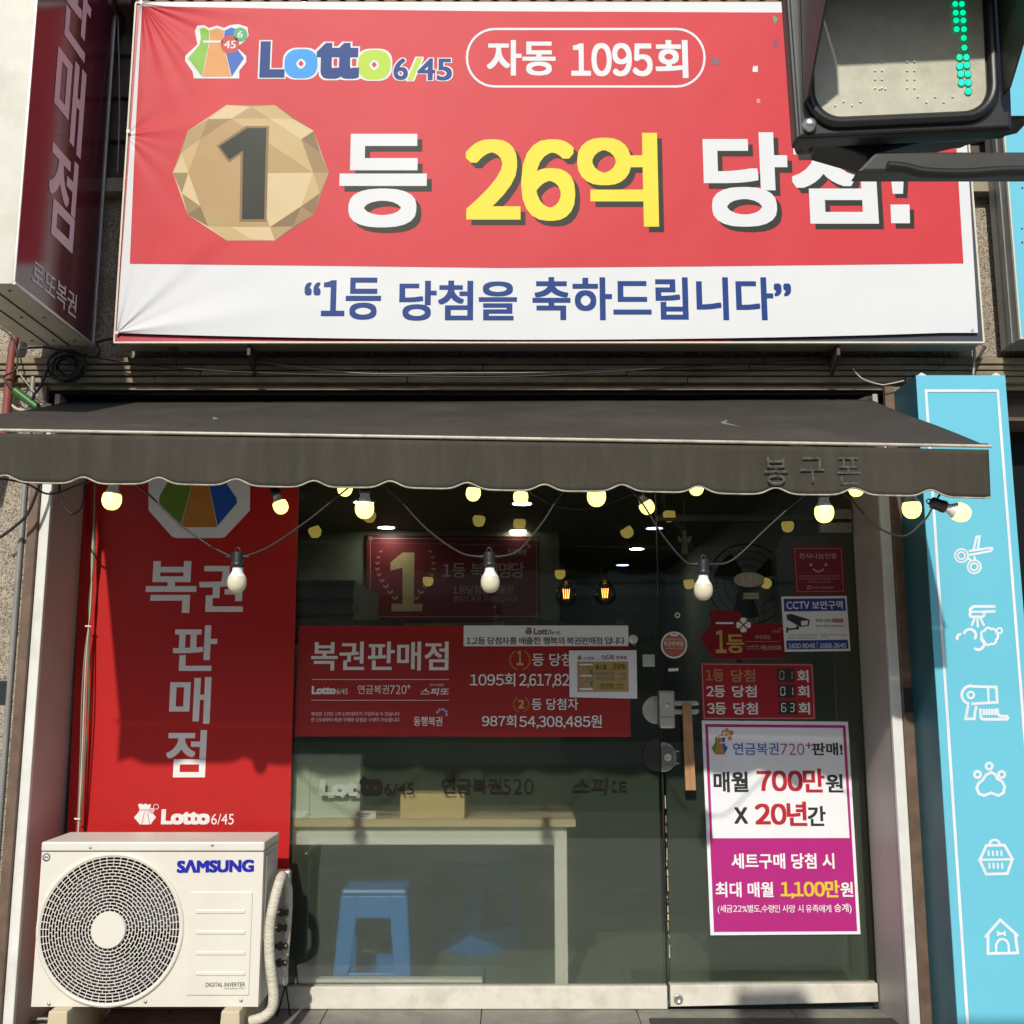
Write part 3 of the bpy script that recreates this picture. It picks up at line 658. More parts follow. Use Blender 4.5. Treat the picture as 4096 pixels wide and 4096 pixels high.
def link(a, b, py_, pts): return a
s13, s14, s15 = SOCK[13], SOCK[14], SOCK[15]
e = lambda s_, dx: s_ + Vector((dx, 0, -.012))
g = MB(); RC = .0032
g.tube(pxpath([(-120, 1900), (90, 1930), (200, 1976), (345, 1928), (430, 1905), (560, 1950), (720, 2098), (850, 2190)], YC) + bez([PY(850, 2190, YC), e(s13, -.02)], 3), RC, 7)
g.tube(bez([e(s13, .02), PY(1080, 2185, YC), PY(1240, 2075, YC), PY(1385, 1958, YC), PY(1460, 1912, YC), PY(1560, 1960, YC), PY(1700, 2110, YC), PY(1840, 2210, YC), e(s14, -.02)]), RC, 7)
g.tube(bez([e(s14, .02), PY(2070, 2205, YC), PY(2170, 2090, YC), PY(2260, 1960, YC), PY(2386, 1900, YC), PY(2530, 1965, YC), PY(2650, 2140, YC), PY(2740, 2245, YC), e(s15, -.02)]), RC, 7)
g.tube(bez([e(s15, .02), PY(2930, 2240, YC), PY(3070, 2110, YC), PY(3210, 1985, YC), PY(3297, 1930, YC), PY(3390, 1985, YC), PY(3500, 2100, YC), PY(3610, 2145, YC), PY(3690, 2090, YC), SOCK[12] + Vector((.0, 0, -.02)), PY(3755, 1985, YC), PY(3790, 1930, YC)]), RC, 7)
for s_ in (s13, s14, s15):
    g.tube([e(s_, -.036), e(s_, -.0185)], [.0035, .006], 8); g.tube([e(s_, .0185), e(s_, .036)], [.006, .0035], 8)
g.build('string_light', RUBBER, None, 'black string light cord drooping in loops below the awning valance', 'cord')
g = MB(); g.tube(pxpath([(1000, 1900), (1080, 1955), (1123, 1960), (1380, 1885), (1640, 1930), (1893, 1905), (2083, 1925), (2130, 1975), (2240, 2028), (2380, 2030), (2520, 1980), (2588, 1965), (2785, 1890), (3100, 1920), (3425, 1890, -.5)], -.36), .0032, 7)
g.build('string_light', RUBBER, None, 'second black light cord running high along the window behind the valance', 'cord')
# loop of loose cable at left reveal
g = MB(); g.tube(pxpath([(236, 1930), (250, 2010), (290, 2055), (330, 2020), (338, 1930)], WF + .05), .004, 7)
g.build('cable_loop', RUBBER, None, 'loose black cable loop hanging against the left reveal panel', 'cable')

# ------------------------------------------------------------------ tall red panel
YP = -.03
RED = M('red panel vinyl', (.45, .016, .015), .35, var=.05, vs=2, spec=.4, bump=.03, bs=300)
GREYV = M('pale grey vinyl', (.76, .76, .73), .4, var=.03)
g = MB(YP); q4 = [(343, 1800), (1198, 1800), (1143, 3900), (240, 3900)]
g.prism([g.at(p) for p in q4], (0, .012, 0)); tall = g.build('vertical_sign', RED, None, 'tall red lottery shop sign with a column of white letters beside the window', 'sign panel')
DR = M('deep red print', (.30, .008, .008), .35, var=.05, vs=2, spec=.4)
g = MB(YP); g.poly([(343, 1900), (362, 1900), (362, 2145), (343, 2145)], 1); g.build('panel_seam', DR, tall)
L1 = M('leaf green print', (.13, .22, .02), .4); L2 = M('orange print', (.50, .20, .03), .4); L3 = M('blue print', (.015, .09, .42), .4)
MB(YP).poly([(594, 1850), (594, 2041), (690, 2148), (706, 2152), (884, 2152), (900, 2148), (1000, 2041), (1000, 1850)], 1).build('logo_outline', GREYV, tall)
MB(YP).poly([(700, 1880), (640, 1980), (636, 2000), (641, 2023), (721, 2108), (766, 1940), (775, 1880)], 2).build('bag_panel', L1, tall)
MB(YP).poly([(776, 1880), (766, 1945), (723, 2109), (868, 2109), (838, 1945), (830, 1880)], 2).build('bag_panel', L2, tall)
MB(YP).poly([(831, 1880), (839, 1945), (870, 2104), (948, 2012), (946, 1992), (910, 1940), (890, 1880)], 2).build('bag_panel', L3, tall)
g = MB(YP); g.text('복', 583, 2244, 786, 2451, 1, .04); g.text('권', 796, 2252, 975, 2447, 1, .04); g.text('판', 692, 2501, 868, 2683, 1, .04); g.text('매', 678, 2708, 842, 2894, 1, .04); g.text('점', 665, 2920, 824, 3109, 1, .04)
g.build('lettering', GREYV, tall)
WV = M('white vinyl', (.76, .76, .74), .4, var=.03)
def lotto_white(Y, parent, x0, y0, x1, y1, mat, lay=1, bold=.10):
    w = x1 - x0; h = y1 - y0
    g = MB(Y); g.text('Lotto', x0, y0, x0 + w * .67, y1, lay, bold); g.text('6/45', x0 + w * .69, y0 + h * .30, x1, y1, lay, .0); g.build('logo_lettering', mat, parent)
lotto_white(YP, tall, 645, 3237, 935, 3298, WV)
MB(YP).poly([(552, 3218), (562, 3214), (572, 3219), (582, 3214), (592, 3219), (604, 3216), (600, 3236), (604, 3246), (624, 3268), (602, 3298), (560, 3298), (536, 3270), (556, 3246), (558, 3236)], 1).build('bag_logo', WV, tall)
g = MB(YP); g.stroke([(578, 3246), (567, 3298)], 2, 2); g.stroke([(590, 3246), (599, 3298)], 2, 2); g.stroke([(556, 3240), (600, 3240)], 2.4, 2.3); g.disc(608, 3242, 12, lay=2.2, r0=.82); g.build('logo_line', RED, tall)
g = MB(YP); g.disc(608, 3242, 10.5, lay=1.9); g.disc(624, 3227, 11, lay=1.9, r0=.8); g.build('logo_ball', WV, tall)
MB(YP).text('45', 601, 3237, 615, 3248, 3, .02).build('ball_number', RED, tall)
# wires in front of the panel
cols = [M('grey wire', (.22, .21, .18), .5), M('cream wire', (.55, .5, .4), .5), M('pink wire', (.45, .16, .17), .5), M('green wire', (.08, .16, .05), .5)]
wb = thing('wire_bundle', 'bundle of thin coloured wires running down the left side of the tall red panel', 'wires', PY(330, 3340, -.07))
for i, m in enumerate(cols):
    j = (i - 1.5)
    MB().tube(pxpath([(381, 1900), (377 + j, 2100), (372 + j * 4, 2220), (362 - j * 3, 2400), (356 + j, 2505), (348 + j * 6, 2620), (341 + j * 9, 2800), (333 + j * 7, 3000), (318 + j * 3, 3270), (312 + j, 3345)], -.075 - .004 * (i % 2), 6), .0032, 6).build('wire', m, wb)
g = MB()
for (x, y) in ((356, 2506), (313, 3275)): p = PY(x, y, -.075); g.tube([p + Vector((-.012, -.008, .001)), p + Vector((.012, -.008, -.001))], .004, 6)
g.build('cable_tie', WHITEP, wb)

# ------------------------------------------------------------------ posters and stickers on the glass
YG = -.006
PRED = M('poster red', (.32, .010, .009), .4, var=.04, vs=3); PW = M('poster white', (.80, .80, .79), .5, var=.03)
INK = M('black ink', (.02, .02, .022), .5); NAVY = M('navy ink', (.02, .03, .16), .5); GOLDI = M('gold ink', (.55, .36, .08), .4, var=.1); PURPLE = M('purple ink', (.26, .03, .12), .5)
pa = MB(YG); pa.prism([pa.at(p) for p in ((1196, 2503), (1855, 2503), (1856, 2946), (1177, 2946))], (0, .003, 0)); pa = pa.build('poster', PRED, None, 'red window poster with one big white heading, left of the winners poster', 'poster')
g = MB(YG); g.text('복권판매점', 1245, 2566, 1794, 2682, 1, .035); g.text('연금복권', 1431, 2740, 1556, 2776, 1, .0); g.text('720', 1560, 2741, 1626, 2776, 1, -.008); g.text('+', 1627, 2738, 1643, 2754, 1, .01)
g.text('스피또', 1684, 2752, 1796, 2781, 1, .04, shear=.2); g.text('즉석식복권', 1717, 2735, 1775, 2745, 1, 0); g.rect(1248, 2717, 1796, 2719, 1); g.rect(1246, 2800, 1796, 2802, 1)
g.text('복권은 1인당 1회 10만원까지 구입하실 수 있습니다.', 1245, 2848, 1601, 2863, 1, .0); g.text('만 19세부터 복권 구매와 당첨금 수령이 가능합니다.', 1245, 2871, 1601, 2887, 1, .0)
g.text('동행복권', 1655, 2866, 1769, 2904, 1, .025); g.build('lettering', GREYV, pa); lotto_white(YG, pa, 1247, 2744, 1391, 2777, GREYV)
g = MB(YG)
def emblem(g, cx, cy, s_, lay):
    for k in range(5):
        a = R(-160 + 40 * k * 1.05); g.disc(cx + s_ * math.cos(a), cy + s_ * math.sin(a), s_ * .26, lay=lay, n=12); g.arc(cx + s_ * .62 * math.cos(a), cy + s_ * .62 * math.sin(a), s_ * .3, math.degrees(a) - 70, math.degrees(a) + 70, s_ * .13, lay + .2, 6)
emblem(g, 1768, 2856, 20, 1); g.build('emblem', M('pale blue print', (.35, .42, .55), .5), pa)

pb = MB(YG); pb.prism([pb.at(p) for p in ((1857, 2503), (2514, 2503), (2523, 2947), (1857, 2947))], (0, .003, 0)); pb = pb.build('poster', PRED, None, 'red winners poster with white heading strip and two wreath numerals on the window', 'poster')
MB(YG).poly([(1855, 2502), (2513, 2502), (2514, 2584), (1854, 2585)], 1).build('heading_strip', PW, pb)
g = MB(YG); g.text('1,2등 당첨자를 배출한 행복의 복권판매점 입니다', 1866, 2548, 2499, 2579, 2, .025); g.build('lettering', INK, pb)
g = MB(YG); g.text('Lott', 2135, 2513, 2190, 2538, 2, .05); g.text('6/45', 2208, 2524, 2241, 2538, 2, 0); g.build('logo_lettering', NAVY, pb); MB(YG).text('o', 2191, 2519, 2207, 2538, 2, .05).build('logo_lettering', M('lime print', (.3, .4, .05), .5), pb)
bag(YG, pb, 2100, 2510, 2130, 2538, 1, [L1, L2, L3], False, None, False)
def outlined(items, ink, edge, parent, Y, lay, bold):
    g = MB(Y); h = MB(Y)
    for it in items: g.text(*it, lay + 1, bold); h.text(*it, lay, bold + .045, grow=.045)
    h.build('lettering_outline', edge, parent); g.build('lettering', ink, parent)
outlined([('등 당첨자', 2129, 2613, 2345, 2664), ('1095회', 1880, 2692, 2061, 2746), ('2,617,82', 2077, 2695, 2277, 2750), ('등 당첨자', 2127, 2793, 2313, 2840), ('987회', 1928, 2860, 2065, 2908), ('54,308,485원', 2077, 2860, 2407, 2914)], PW, M('dark outline', (.10, .008, .01), .5), pb, YG, 1, .02)
def wreath(Y, cx, cy, r, parent, mat, lay):
    g = MB(Y)
    for sgn in (-1, 1):
        for k in range(11):
            a = R(90 + sgn * (18 + k * 12.5)); x, y = cx + r * math.cos(a), cy + r * math.sin(a); t = a + sgn * R(60)
            for s2 in (-1, 1):
                tt = t + s2 * .55; L = r * .2
                g.poly([(x, y), (x + L * .5 * math.cos(tt - .4), y + L * .5 * math.sin(tt - .4)), (x + L * math.cos(tt), y + L * math.sin(tt)), (x + L * .5 * math.cos(tt + .4), y + L * .5 * math.sin(tt + .4))], lay)
    g.build('wreath', mat, parent)
wreath(YG, 2080, 2640, 38, pb, GOLDI, 1); wreath(YG, 2085, 2817, 29, pb, GOLDI, 1)
g = MB(YG); g.text('1', 2066, 2603, 2094, 2661, 2, .05); g.text('2', 2072, 2799, 2098, 2834, 2, .04); g.build('numeral', GOLDI, pb)

YN = -.018
no = MB(YN); no.prism([no.at(p) for p in ((2276, 2602), (2546, 2601), (2549, 2795), (2278, 2789))], (0, .002, 0)); no = no.build('notice_sheet', M('sheet white', (.78, .78, .82), .35, var=.03), None, 'small laminated white notice with a gold card taped over the winners poster', 'notice')
MB(YN).poly([(2308, 2646), (2513, 2646), (2515, 2767), (2310, 2768)], 1).build('gold_card', M('ochre card', (.42, .29, .09), .5, var=.08), no)
MB(YN).rect(2314, 2652, 2373, 2761, 2).build('ticket', M('tan ticket print', (.34, .23, .12), .5, var=.5, vs=90), no)
g = MB(YN); g.rect(2318, 2655, 2371, 2661, 3); g.rect(2318, 2752, 2371, 2760, 3); g.rect(2320, 2700, 2366, 2706, 3); g.build('ticket_stripe', PW, no)
MB(YN).rect(2361, 2678, 2369, 2696, 3).rect(2362, 2727, 2370, 2745, 3).build('ticket_mark', M('green mark', (.05, .2, .06), .5), no)
g = MB(YN); g.text('출고율', 2382, 2658, 2427, 2676, 2, .03); g.text('59%', 2450, 2655, 2503, 2675, 2, .02, shear=.15); g.text('1등 당첨금 : 10억', 2398, 2733, 2491, 2746, 2, .03); g.text('(세트구매 당첨 시 20억)', 2393, 2748, 2495, 2757, 2, .0); g.rect(2382, 2677, 2504, 2678, 2); g.build('lettering', INK, no)
g = MB(YN); g.text('스피또', 2333, 2626, 2378, 2641, 1, .04, shear=.2); g.text('2000', 2381, 2635, 2400, 2641, 1, 0); g.text('잔여1등수량', 2384, 2687, 2458, 2703, 2, .0); g.text('6매', 2480, 2690, 2502, 2702, 2, 0); g.text('잔여2등수량', 2384, 2708, 2456, 2722, 2, .0); g.text('14매', 2475, 2708, 2502, 2721, 2, 0); g.build('blue_lettering', M('blue ink', (.03, .07, .35), .5), no)
g = MB(YN); g.text('56회', 2405, 2619, 2457, 2641, 1, .03); g.text('판매중', 2464, 2623, 2508, 2639, 1, .03); g.build('purple_lettering', PURPLE, no)
bag(YN, no, 2309, 2622, 2328, 2640, 0, [L1, L2, L3], False, None, False)

# things on the door
YD = -.007
dq = lambda name, pts, mat, label, cat, th=.003: (lambda b: b.prism([b.at(p) for p in pts], (0, th, 0)).build(name, mat, None, label, cat))(MB(YD))
pl = dq('plaque', ((3168, 2183), (3373, 2183), (3384, 2375), (3180, 2378)), M('wine red plaque', (.20, .008, .018), .3, var=.05), 'square wine red plaque with a smiling face high on the glass door', 'plaque', .005)
LP = M('pale pink print', (.5, .34, .34), .5)
g = MB(YD); g.text('천사나눔인증', 3197, 2212, 3347, 2235, 1, .015); g.disc(3244, 2259, 6, lay=1, n=14); g.disc(3304, 2259, 6, lay=1, n=14); g.arc(3274, 2268, 22, 20, 160, 6, 1, ry=18)
g.text('본 업체는 천사나눔인증업소로 매월 후원을 실천합니다', 3195, 2311, 3361, 2318, 1, 0); g.text('사업자번호 : 638-157-1901', 3233, 2324, 3324, 2331, 1, 0); g.text('한국천사나눔운동본부', 3246, 2345, 3334, 2355, 1, 0); g.disc(3236, 2350, 8, lay=1, n=16, r0=.6); g.rect(3192, 2303, 3361, 2304.5, 1)
g.stroke([(3178, 2194), (3364, 2194), (3374, 2365), (3189, 2367)], 1.5, 1, True); g.build('lettering', LP, pl)
cc = dq('sticker', ((3125, 2386), (3386, 2384), (3402, 2604), (3139, 2607)), PW, 'white and blue security camera sticker right of the lucky shop plaque on the door', 'sticker', .002)
BL = M('royal blue print', (.018, .04, .27), .45)
g = MB(YD); g.poly([(3134, 2395), (3380, 2393), (3384, 2443), (3137, 2446)], 1); g.poly([(3145, 2562), (3391, 2559), (3395, 2595), (3147, 2598)], 1); g.build('blue_bar', BL, cc)
g = MB(YD); g.text('CCTV', 3146, 2406, 3238, 2436, 2, .02, rot=.5); g.text('보안구역', 3248, 2403, 3371, 2437, 2, .03, rot=.5); g.text('1600-9048', 3154, 2573, 3260, 2593, 2, .02, rot=.5); g.text('1668-3640', 3278, 2572, 3385, 2592, 2, .02, rot=.5); g.rect(3268, 2566, 3269.5, 2594, 2); g.build('lettering', PW, cc)
g = MB(YD); g.poly([(3145, 2460), (3163, 2455), (3238, 2478), (3236, 2503), (3202, 2508), (3148, 2478)], 1); g.poly([(3185, 2502), (3196, 2505), (3196, 2517), (3152, 2521), (3152, 2531), (3145, 2531), (3145, 2509), (3152, 2509), (3152, 2514), (3185, 2511)], 1.3)
g.text('SEJ', 3263, 2475, 3290, 2490, 1, .02); g.text('ONG', 3295, 2475, 3326, 2489, 1, .02); g.text('당신의 든든한 안심 파트너', 3263, 2499, 3375, 2509, 1, .01)
g.text('• 설치목적: 시설안전 및 화재예방 등', 3148, 2537, 3268, 2544, 1, 0); g.text('• 촬영범위: 건물 내 · 외부, 주차장 등', 3280, 2536, 3386, 2543, 1, 0); g.text('• 촬영시간: 24시간 연속촬영 / 녹화', 3148, 2548, 3262, 2554, 1, 0); g.text('• 관리책임:', 3280, 2547, 3316, 2553, 1, 0); g.build('print', INK, cc)
MB(YD).poly([(3204, 2484), (3232, 2482), (3230, 2499), (3206, 2503)], 2).build('camera_lens_print', PW, cc)
MB(YD).poly(rrect_pts(3329, 2474, 3373, 2490, 4, 3), 1).build('red_tab', M('tab red', (.35, .02, .03), .5), cc); MB(YD).text('CCTV', 3333, 2477, 3369, 2487, 2, .01).build('tab_lettering', PW, cc)

lk = MB(YD); ol = [(2836, 2447), (2850, 2438), (2880, 2441), (2905, 2445), (2930, 2439), (2967, 2450), (2964, 2461), (3009, 2492), (3132, 2495), (3142, 2632), (2864, 2639), (2845, 2622), (2799, 2555), (2842, 2501), (2846, 2478)]
lk.prism([lk.at(p) for p in ol], (0, .005, 0)); lk = lk.build('plaque', M('glossy dark red plaque', (.23, .008, .014), .15, var=.05), None, 'dark red pouch shaped plaque with gold numeral and white clover on the door', 'plaque', bevel=.0015)
g = MB(YD); g.text('1', 2862, 2520, 2905, 2612, 1, .05); g.text('등', 2906, 2538, 2977, 2612, 1, .04); g.build('gold_numeral', GOLDI, lk)
g = MB(YD)
for k in range(4):
    a = R(45 + 90 * k - 45); cx, cy = 2974 + 19 * math.cos(a), 2500 + 19 * math.sin(a); t = a
    pts = [(2974 + 4 * math.cos(t), 2500 + 4 * math.sin(t))] + [(cx + 13 * math.cos(t + R(b)) * (1 if abs(b) > 20 else .78), cy + 13 * math.sin(t + R(b)) * (1 if abs(b) > 20 else .78)) for b in (-100, -70, -40, -15, 0, 15, 40, 70, 100)]
    g.poly(pts, 1)
g.rect(2863, 2489, 2934, 2496, 1); g.build('clover', PW, lk)
g = MB(YD); g.text('로또명당', 3021, 2541, 3082, 2556, 1, .01); g.rect(2980, 2565.5, 3121, 2567, 1); g.text('Lotto(6/45)', 2988, 2580, 3036, 2591, 1, .02); g.text('(2023.11.25)', 2988, 2592, 3038, 2600, 1, 0); g.text('제1095회', 3042, 2581, 3123, 2601, 1, .015, rot=-.4); g.text('동행복권', 3090, 2521, 3122, 2531, 1, 0); emblem(g, 3121, 2518, 6, 1); g.build('lettering', LP, lk)

cb = MB(YD); cb.prism([cb.at(p) for p in ((2802, 2650), (3252, 2654), (3263, 2879), (2811, 2879))], (0, .006, 0)); cb = cb.build('tally_board', M('tally board red', (.36, .012, .02), .3, var=.04), None, 'red tally board with three rows of winning counts on flip digits on the door', 'board')
g = MB(YD); g.stroke([(2808, 2656), (3247, 2660), (3257, 2873), (2817, 2873)], 2.6, 1, True); g.build('border_line', LP, cb)
g = MB(YD); g.text('1등', 2823, 2677, 2895, 2726, 1, .04); g.text('당첨', 2924, 2678, 3020, 2728, 1, .035); g.build('gold_lettering', M('tan print', (.42, .22, .08), .5), cb)
g = MB(YD); g.text('회', 3188, 2680, 3234, 2729, 1, .04)
for i, (y0, y1, n_, o_) in enumerate(((2742, 2789, '2등', 3), (2810, 2858, '3등', 6))):
    g.text(n_, 2823 + o_, y0, 2896 + o_ * 1.4, y1, 1, .04); g.text('당첨', 2924 + o_ * 1.5, y0, 3022 + o_ * 1.5, y1, 1, .035); g.text('회', 3188 + o_, y0, 3234 + o_, y1, 1, .04)
g.build('lettering', GREYV, cb)
g = MB(YD)
for (x0, y0, x1, y1) in ((3108, 2674, 3178, 2727), (3112, 2738, 3181, 2791), (3115, 2804, 3187, 2858)): g.rect(x0, y0, x1, y1, 1)
g.build('digit_window', BLACKP, cb)
SEG = {'0': 'abcdef', '1': 'bc', '6': 'afedcg', '3': 'abgcd'}
def seg(g, ch, x, y, w, h):
    t = 3.6; S_ = {'a': (x + 3, y, x + w - 3, y + t), 'd': (x + 3, y + h - t, x + w - 3, y + h), 'g': (x + 3, y + h / 2 - t / 2, x + w - 3, y + h / 2 + t / 2), 'f': (x, y + 3, x + t, y + h / 2 - 2), 'b': (x + w - t, y + 3, x + w, y + h / 2 - 2), 'e': (x, y + h / 2 + 2, x + t, y + h - 3), 'c': (x + w - t, y + h / 2 + 2, x + w, y + h - 3)}
    for k in SEG[ch]: g.rect(*S_[k], 2)
for ch_, x_, y_d, h_d, m_d in (('0', 3117, 2683, 36, GOLDI), ('1', 3150, 2683, 36, GOLDI), ('0', 3121, 2747, 35, PW), ('1', 3153, 2747, 35, PW), ('6', 3125, 2812, 36, PW), ('3', 3158, 2812, 36, PW)):
    g = MB(YD); seg(g, ch_, x_, y_d, 20, h_d); g.build('digit', m_d, cb)


MAG = M('magenta print', (.42, .016, .19), .4, var=.04); RT = M('red text print', (.44, .012, .025), .5)
mg = MB(YD); mg.prism([mg.at(p) for p in ((2807, 2882), (3392, 2887), (3442, 3737), (2842, 3741))], (0, .003, 0)); mg = mg.build('poster', M('poster board white', (.79, .80, .82), .45, var=.03), None, 'tall white and magenta annuity poster on the lower glass door', 'poster')
MB(YD).poly([(2820, 2896), (3382, 2901), (3429, 3725), (2856, 3728)], 1).build('magenta_field', MAG, mg)
MB(YD).poly([(2832, 2908), (3371, 2912), (3398, 3352), (2850, 3353)], 2).build('white_field', MATS['poster board white'], mg)
g = MB(YD); g.text('연금복권', 2933, 2971, 3115, 3020, 3, .02); g.build('blue_lettering', M('poster blue', (.02, .10, .42), .5), mg)
g = MB(YD); g.text('720', 3122, 2974, 3217, 3020, 3, -.01); g.text('+', 3222, 2969, 3247, 2994, 3, .01); g.build('magenta_lettering', MAG, mg)
g = MB(YD); g.text('판매!', 3248, 2971, 3370, 3022, 3, .05); g.text('매월', 2854, 3087, 2993, 3169, 3, .06); g.text('원', 3303, 3096, 3372, 3170, 3, .05); g.text('X', 2937, 3229, 2991, 3295, 3, .06); g.text('간', 3231, 3224, 3303, 3304, 3, .05); g.build('black_lettering', INK, mg)
g = MB(YD); g.text('700만', 3027, 3074, 3299, 3170, 3, .06); g.text('20년', 3020, 3206, 3228, 3304, 3, .06); g.build('red_lettering', RT, mg)
g = MB(YD); g.text('세트구매 당첨 시', 2926, 3413, 3337, 3475, 3, .045); g.text('최대 매월', 2862, 3528, 3093, 3589, 3, .045); g.text('원', 3362, 3528, 3412, 3587, 3, .045); g.text('(세금22%별도,수령인 사망 시 유족에게', 2871, 3619, 3325, 3655, 3, .005); g.text('승계)', 3337, 3614, 3406, 3654, 3, .02); g.build('white_lettering', PW, mg)
MB(YD).text('1,100만', 3122, 3521, 3359, 3594, 3, .06).build('yellow_lettering', M('poster yellow', (.72, .52, .03), .5), mg)
bag(YD, mg, 2846, 2950, 2914, 3018, 2, [L1, L2, L3], False, None, False)
g = MB(YD); g.stroke([(2880, 2971), (2916, 2971)], 4, 5); g.stroke([(2903, 2958), (2903, 2984)], 4, 5.3); g.build('plus_sign', PW, mg)
g = MB(YD)
for (x, y, r_) in ((2907, 2921, 9), (2924, 2932, 11), (2919, 2953, 9), (2892, 2926, 6), (2905, 2939, 7), (2888, 2940, 6), (2876, 2944, 4), (2895, 2953, 5), (2884, 2953, 4), (2873, 2953, 3), (2866, 2948, 3)): g.disc(x, y, r_, lay=3, n=14)
g.build('orange_dots', M('dot orange', (.5, .24, .05), .5), mg)

np_ = MB(YD); np_.prism([np_.at((2997 + 61 * math.cos(2 * math.pi * i / 40), 2318 + 30 * math.sin(2 * math.pi * i / 40))) for i in range(40)], (0, .006, 0)); np_ = np_.build('number_plate', M('bronze plate', (.34, .32, .24), .35, metal=.3), None, 'oval bronze room number plate on the glass door', 'plate', bevel=.002)
g = MB(YD); g.text('1', 2964, 2305, 2982, 2328, 1, .04); g.text('0', 2988, 2305, 3008, 2328, 1, .03); g.text('1', 3016, 2305, 3034, 2328, 1, .04); g.build('numeral', M('pale relief', (.5, .47, .36), .3, metal=.3), np_)
g = MB(YD); g.prism([g.at(p) for p in ((2974, 2371), (3036, 2371), (3037, 2396), (2972, 2396))], (0, .002, 0)); lb = g.build('label_sticker', M('tan label', (.30, .26, .17), .6), None, 'small tan label stuck below the oval number plate', 'label')
MB(YD).rect(2974, 2383, 3036, 2385, 1).build('label_line', BROWNMETAL, lb)
g = MB(YD); g.prism([g.at((2696 + 53 * math.cos(2 * math.pi * i / 40), 2580 + 54 * math.sin(2 * math.pi * i / 40))) for i in range(40)], (0, .002, 0)); rs = g.build('sticker', PW, None, 'round orange and white shop sticker beside the door edge', 'sticker')
MB(YD).disc(2696, 2580, 46, 47, lay=1).build('orange_disc', M('salmon print', (.45, .12, .07), .5), rs)
g = MB(YD); g.text('복권판매점', 2655, 2565, 2733, 2585, 2, .02); g.text('동행복권 공식 인증', 2662, 2553, 2730, 2562, 2, 0); g.rect(2664, 2592, 2729, 2593.5, 2); g.poly([(2676, 2536), (2718, 2536), (2708, 2545), (2686, 2545)], 2); g.build('lettering', PW, rs)
g = MB(-.006); g.prism([g.at(p) for p in ((2571, 2618), (2618, 2618), (2619, 2667), (2571, 2667))], (0, .003, 0)).build('sticky_note', M('pale green note', (.42, .50, .40), .6), None, 'pale green square note on the window beside the white notice', 'note')
g = MB(-.006); c = g.at((2533, 2557)); g.lathe([(.020, 0), (.019, -.004), (.012, -.007), (.001, -.008)], c, 'y'); hk = g.build('suction_hook', WHITEP, None, 'small round white suction hook at the right corner of the winners poster', 'hook', origin=c)
MB().tube(pxpath([(2533, 2555), (2536, 2570), (2540, 2578), (2536, 2584)], -.018), .0018, 6).build('hook_wire', STEEL, hk)
g = MB(YD); g.prism([g.at(p) for p in ((2673, 2674), (2714, 2672), (2714, 2684), (2674, 2686))], (0, .002, 0)).build('label_sticker', PW, None, 'tiny white label below the round orange sticker', 'label')
g = MB(-.004); g.disc(2710, 2461, 11, lay=0, n=18, r0=.55); g.build('ring_sticker', PW, None, 'tiny white ring sticker left of the dark red pouch plaque', 'sticker')

# ------------------------------------------------------------------ inside the shop
ib = MB(3.12); ib.prism([ib.at(p) for p in ((1466, 2139), (2158, 2146), (2160, 2480), (1464, 2482))], (0, .01, 0)); ib = ib.build('interior_banner', M('dark red interior banner', (.15, .006, .012), .5), None, 'red banner with big gold numeral and laurels hanging inside the shop', 'banner')
IG = M('old gold print', (.42, .34, .16), .5); IP = M('dim pink print', (.48, .36, .34), .5)
g = MB(3.12); g.poly([(1610, 2210), (1658, 2210), (1655, 2420), (1610, 2420), (1610, 2270), (1562, 2282), (1562, 2250)], 2); g.poly([(1566, 2415), (1690, 2415), (1688, 2446), (1566, 2446)], 3); g.build('numeral', IG, ib)
g = MB(3.12)
for sgn in (-1, 1):
    for k in range(9):
        t = k / 8; x = 1622 + sgn * (40 + 72 * math.sin(t * 2.2)); y = 2400 - t * 190; L = 22 * (1 - .5 * t)
        for s2 in (-.5, .8):
            a = R(-90) + sgn * s2; g.poly([(x, y), (x + L * .5 * math.cos(a - .45), y + L * .5 * math.sin(a - .45)), (x + L * math.cos(a), y + L * math.sin(a)), (x + L * .5 * math.cos(a + .45), y + L * .5 * math.sin(a + .45))], 2 + .2 * (s2 > 0))
g.build('laurel', IG, ib)
g = MB(3.12); g.text('1등 복권명당', 1770, 2250, 2098, 2312, 2, .02); g.text('1등당첨을 배출한', 1813, 2342, 2055, 2376, 2, 0); g.text('행운의 복권 판매점입니다!', 1813, 2384, 2068, 2408, 2, -.005); g.text('동행복권', 2030, 2195, 2105, 2220, 2, .01); emblem(g, 2105, 2188, 12, 2); g.build('lettering', IP, ib)
g = MB(3.12); g.stroke([(1482, 2153), (2145, 2158), (2147, 2466), (1480, 2467)], 2.5, 2, True)
for (x, y) in ((1482, 2153), (2145, 2158), (2147, 2466), (1480, 2467)): g.disc(x, y, 9, lay=2.5, n=14, r0=.5)
g.build('border_line', M('dim border print', (.4, .3, .26), .5), ib)
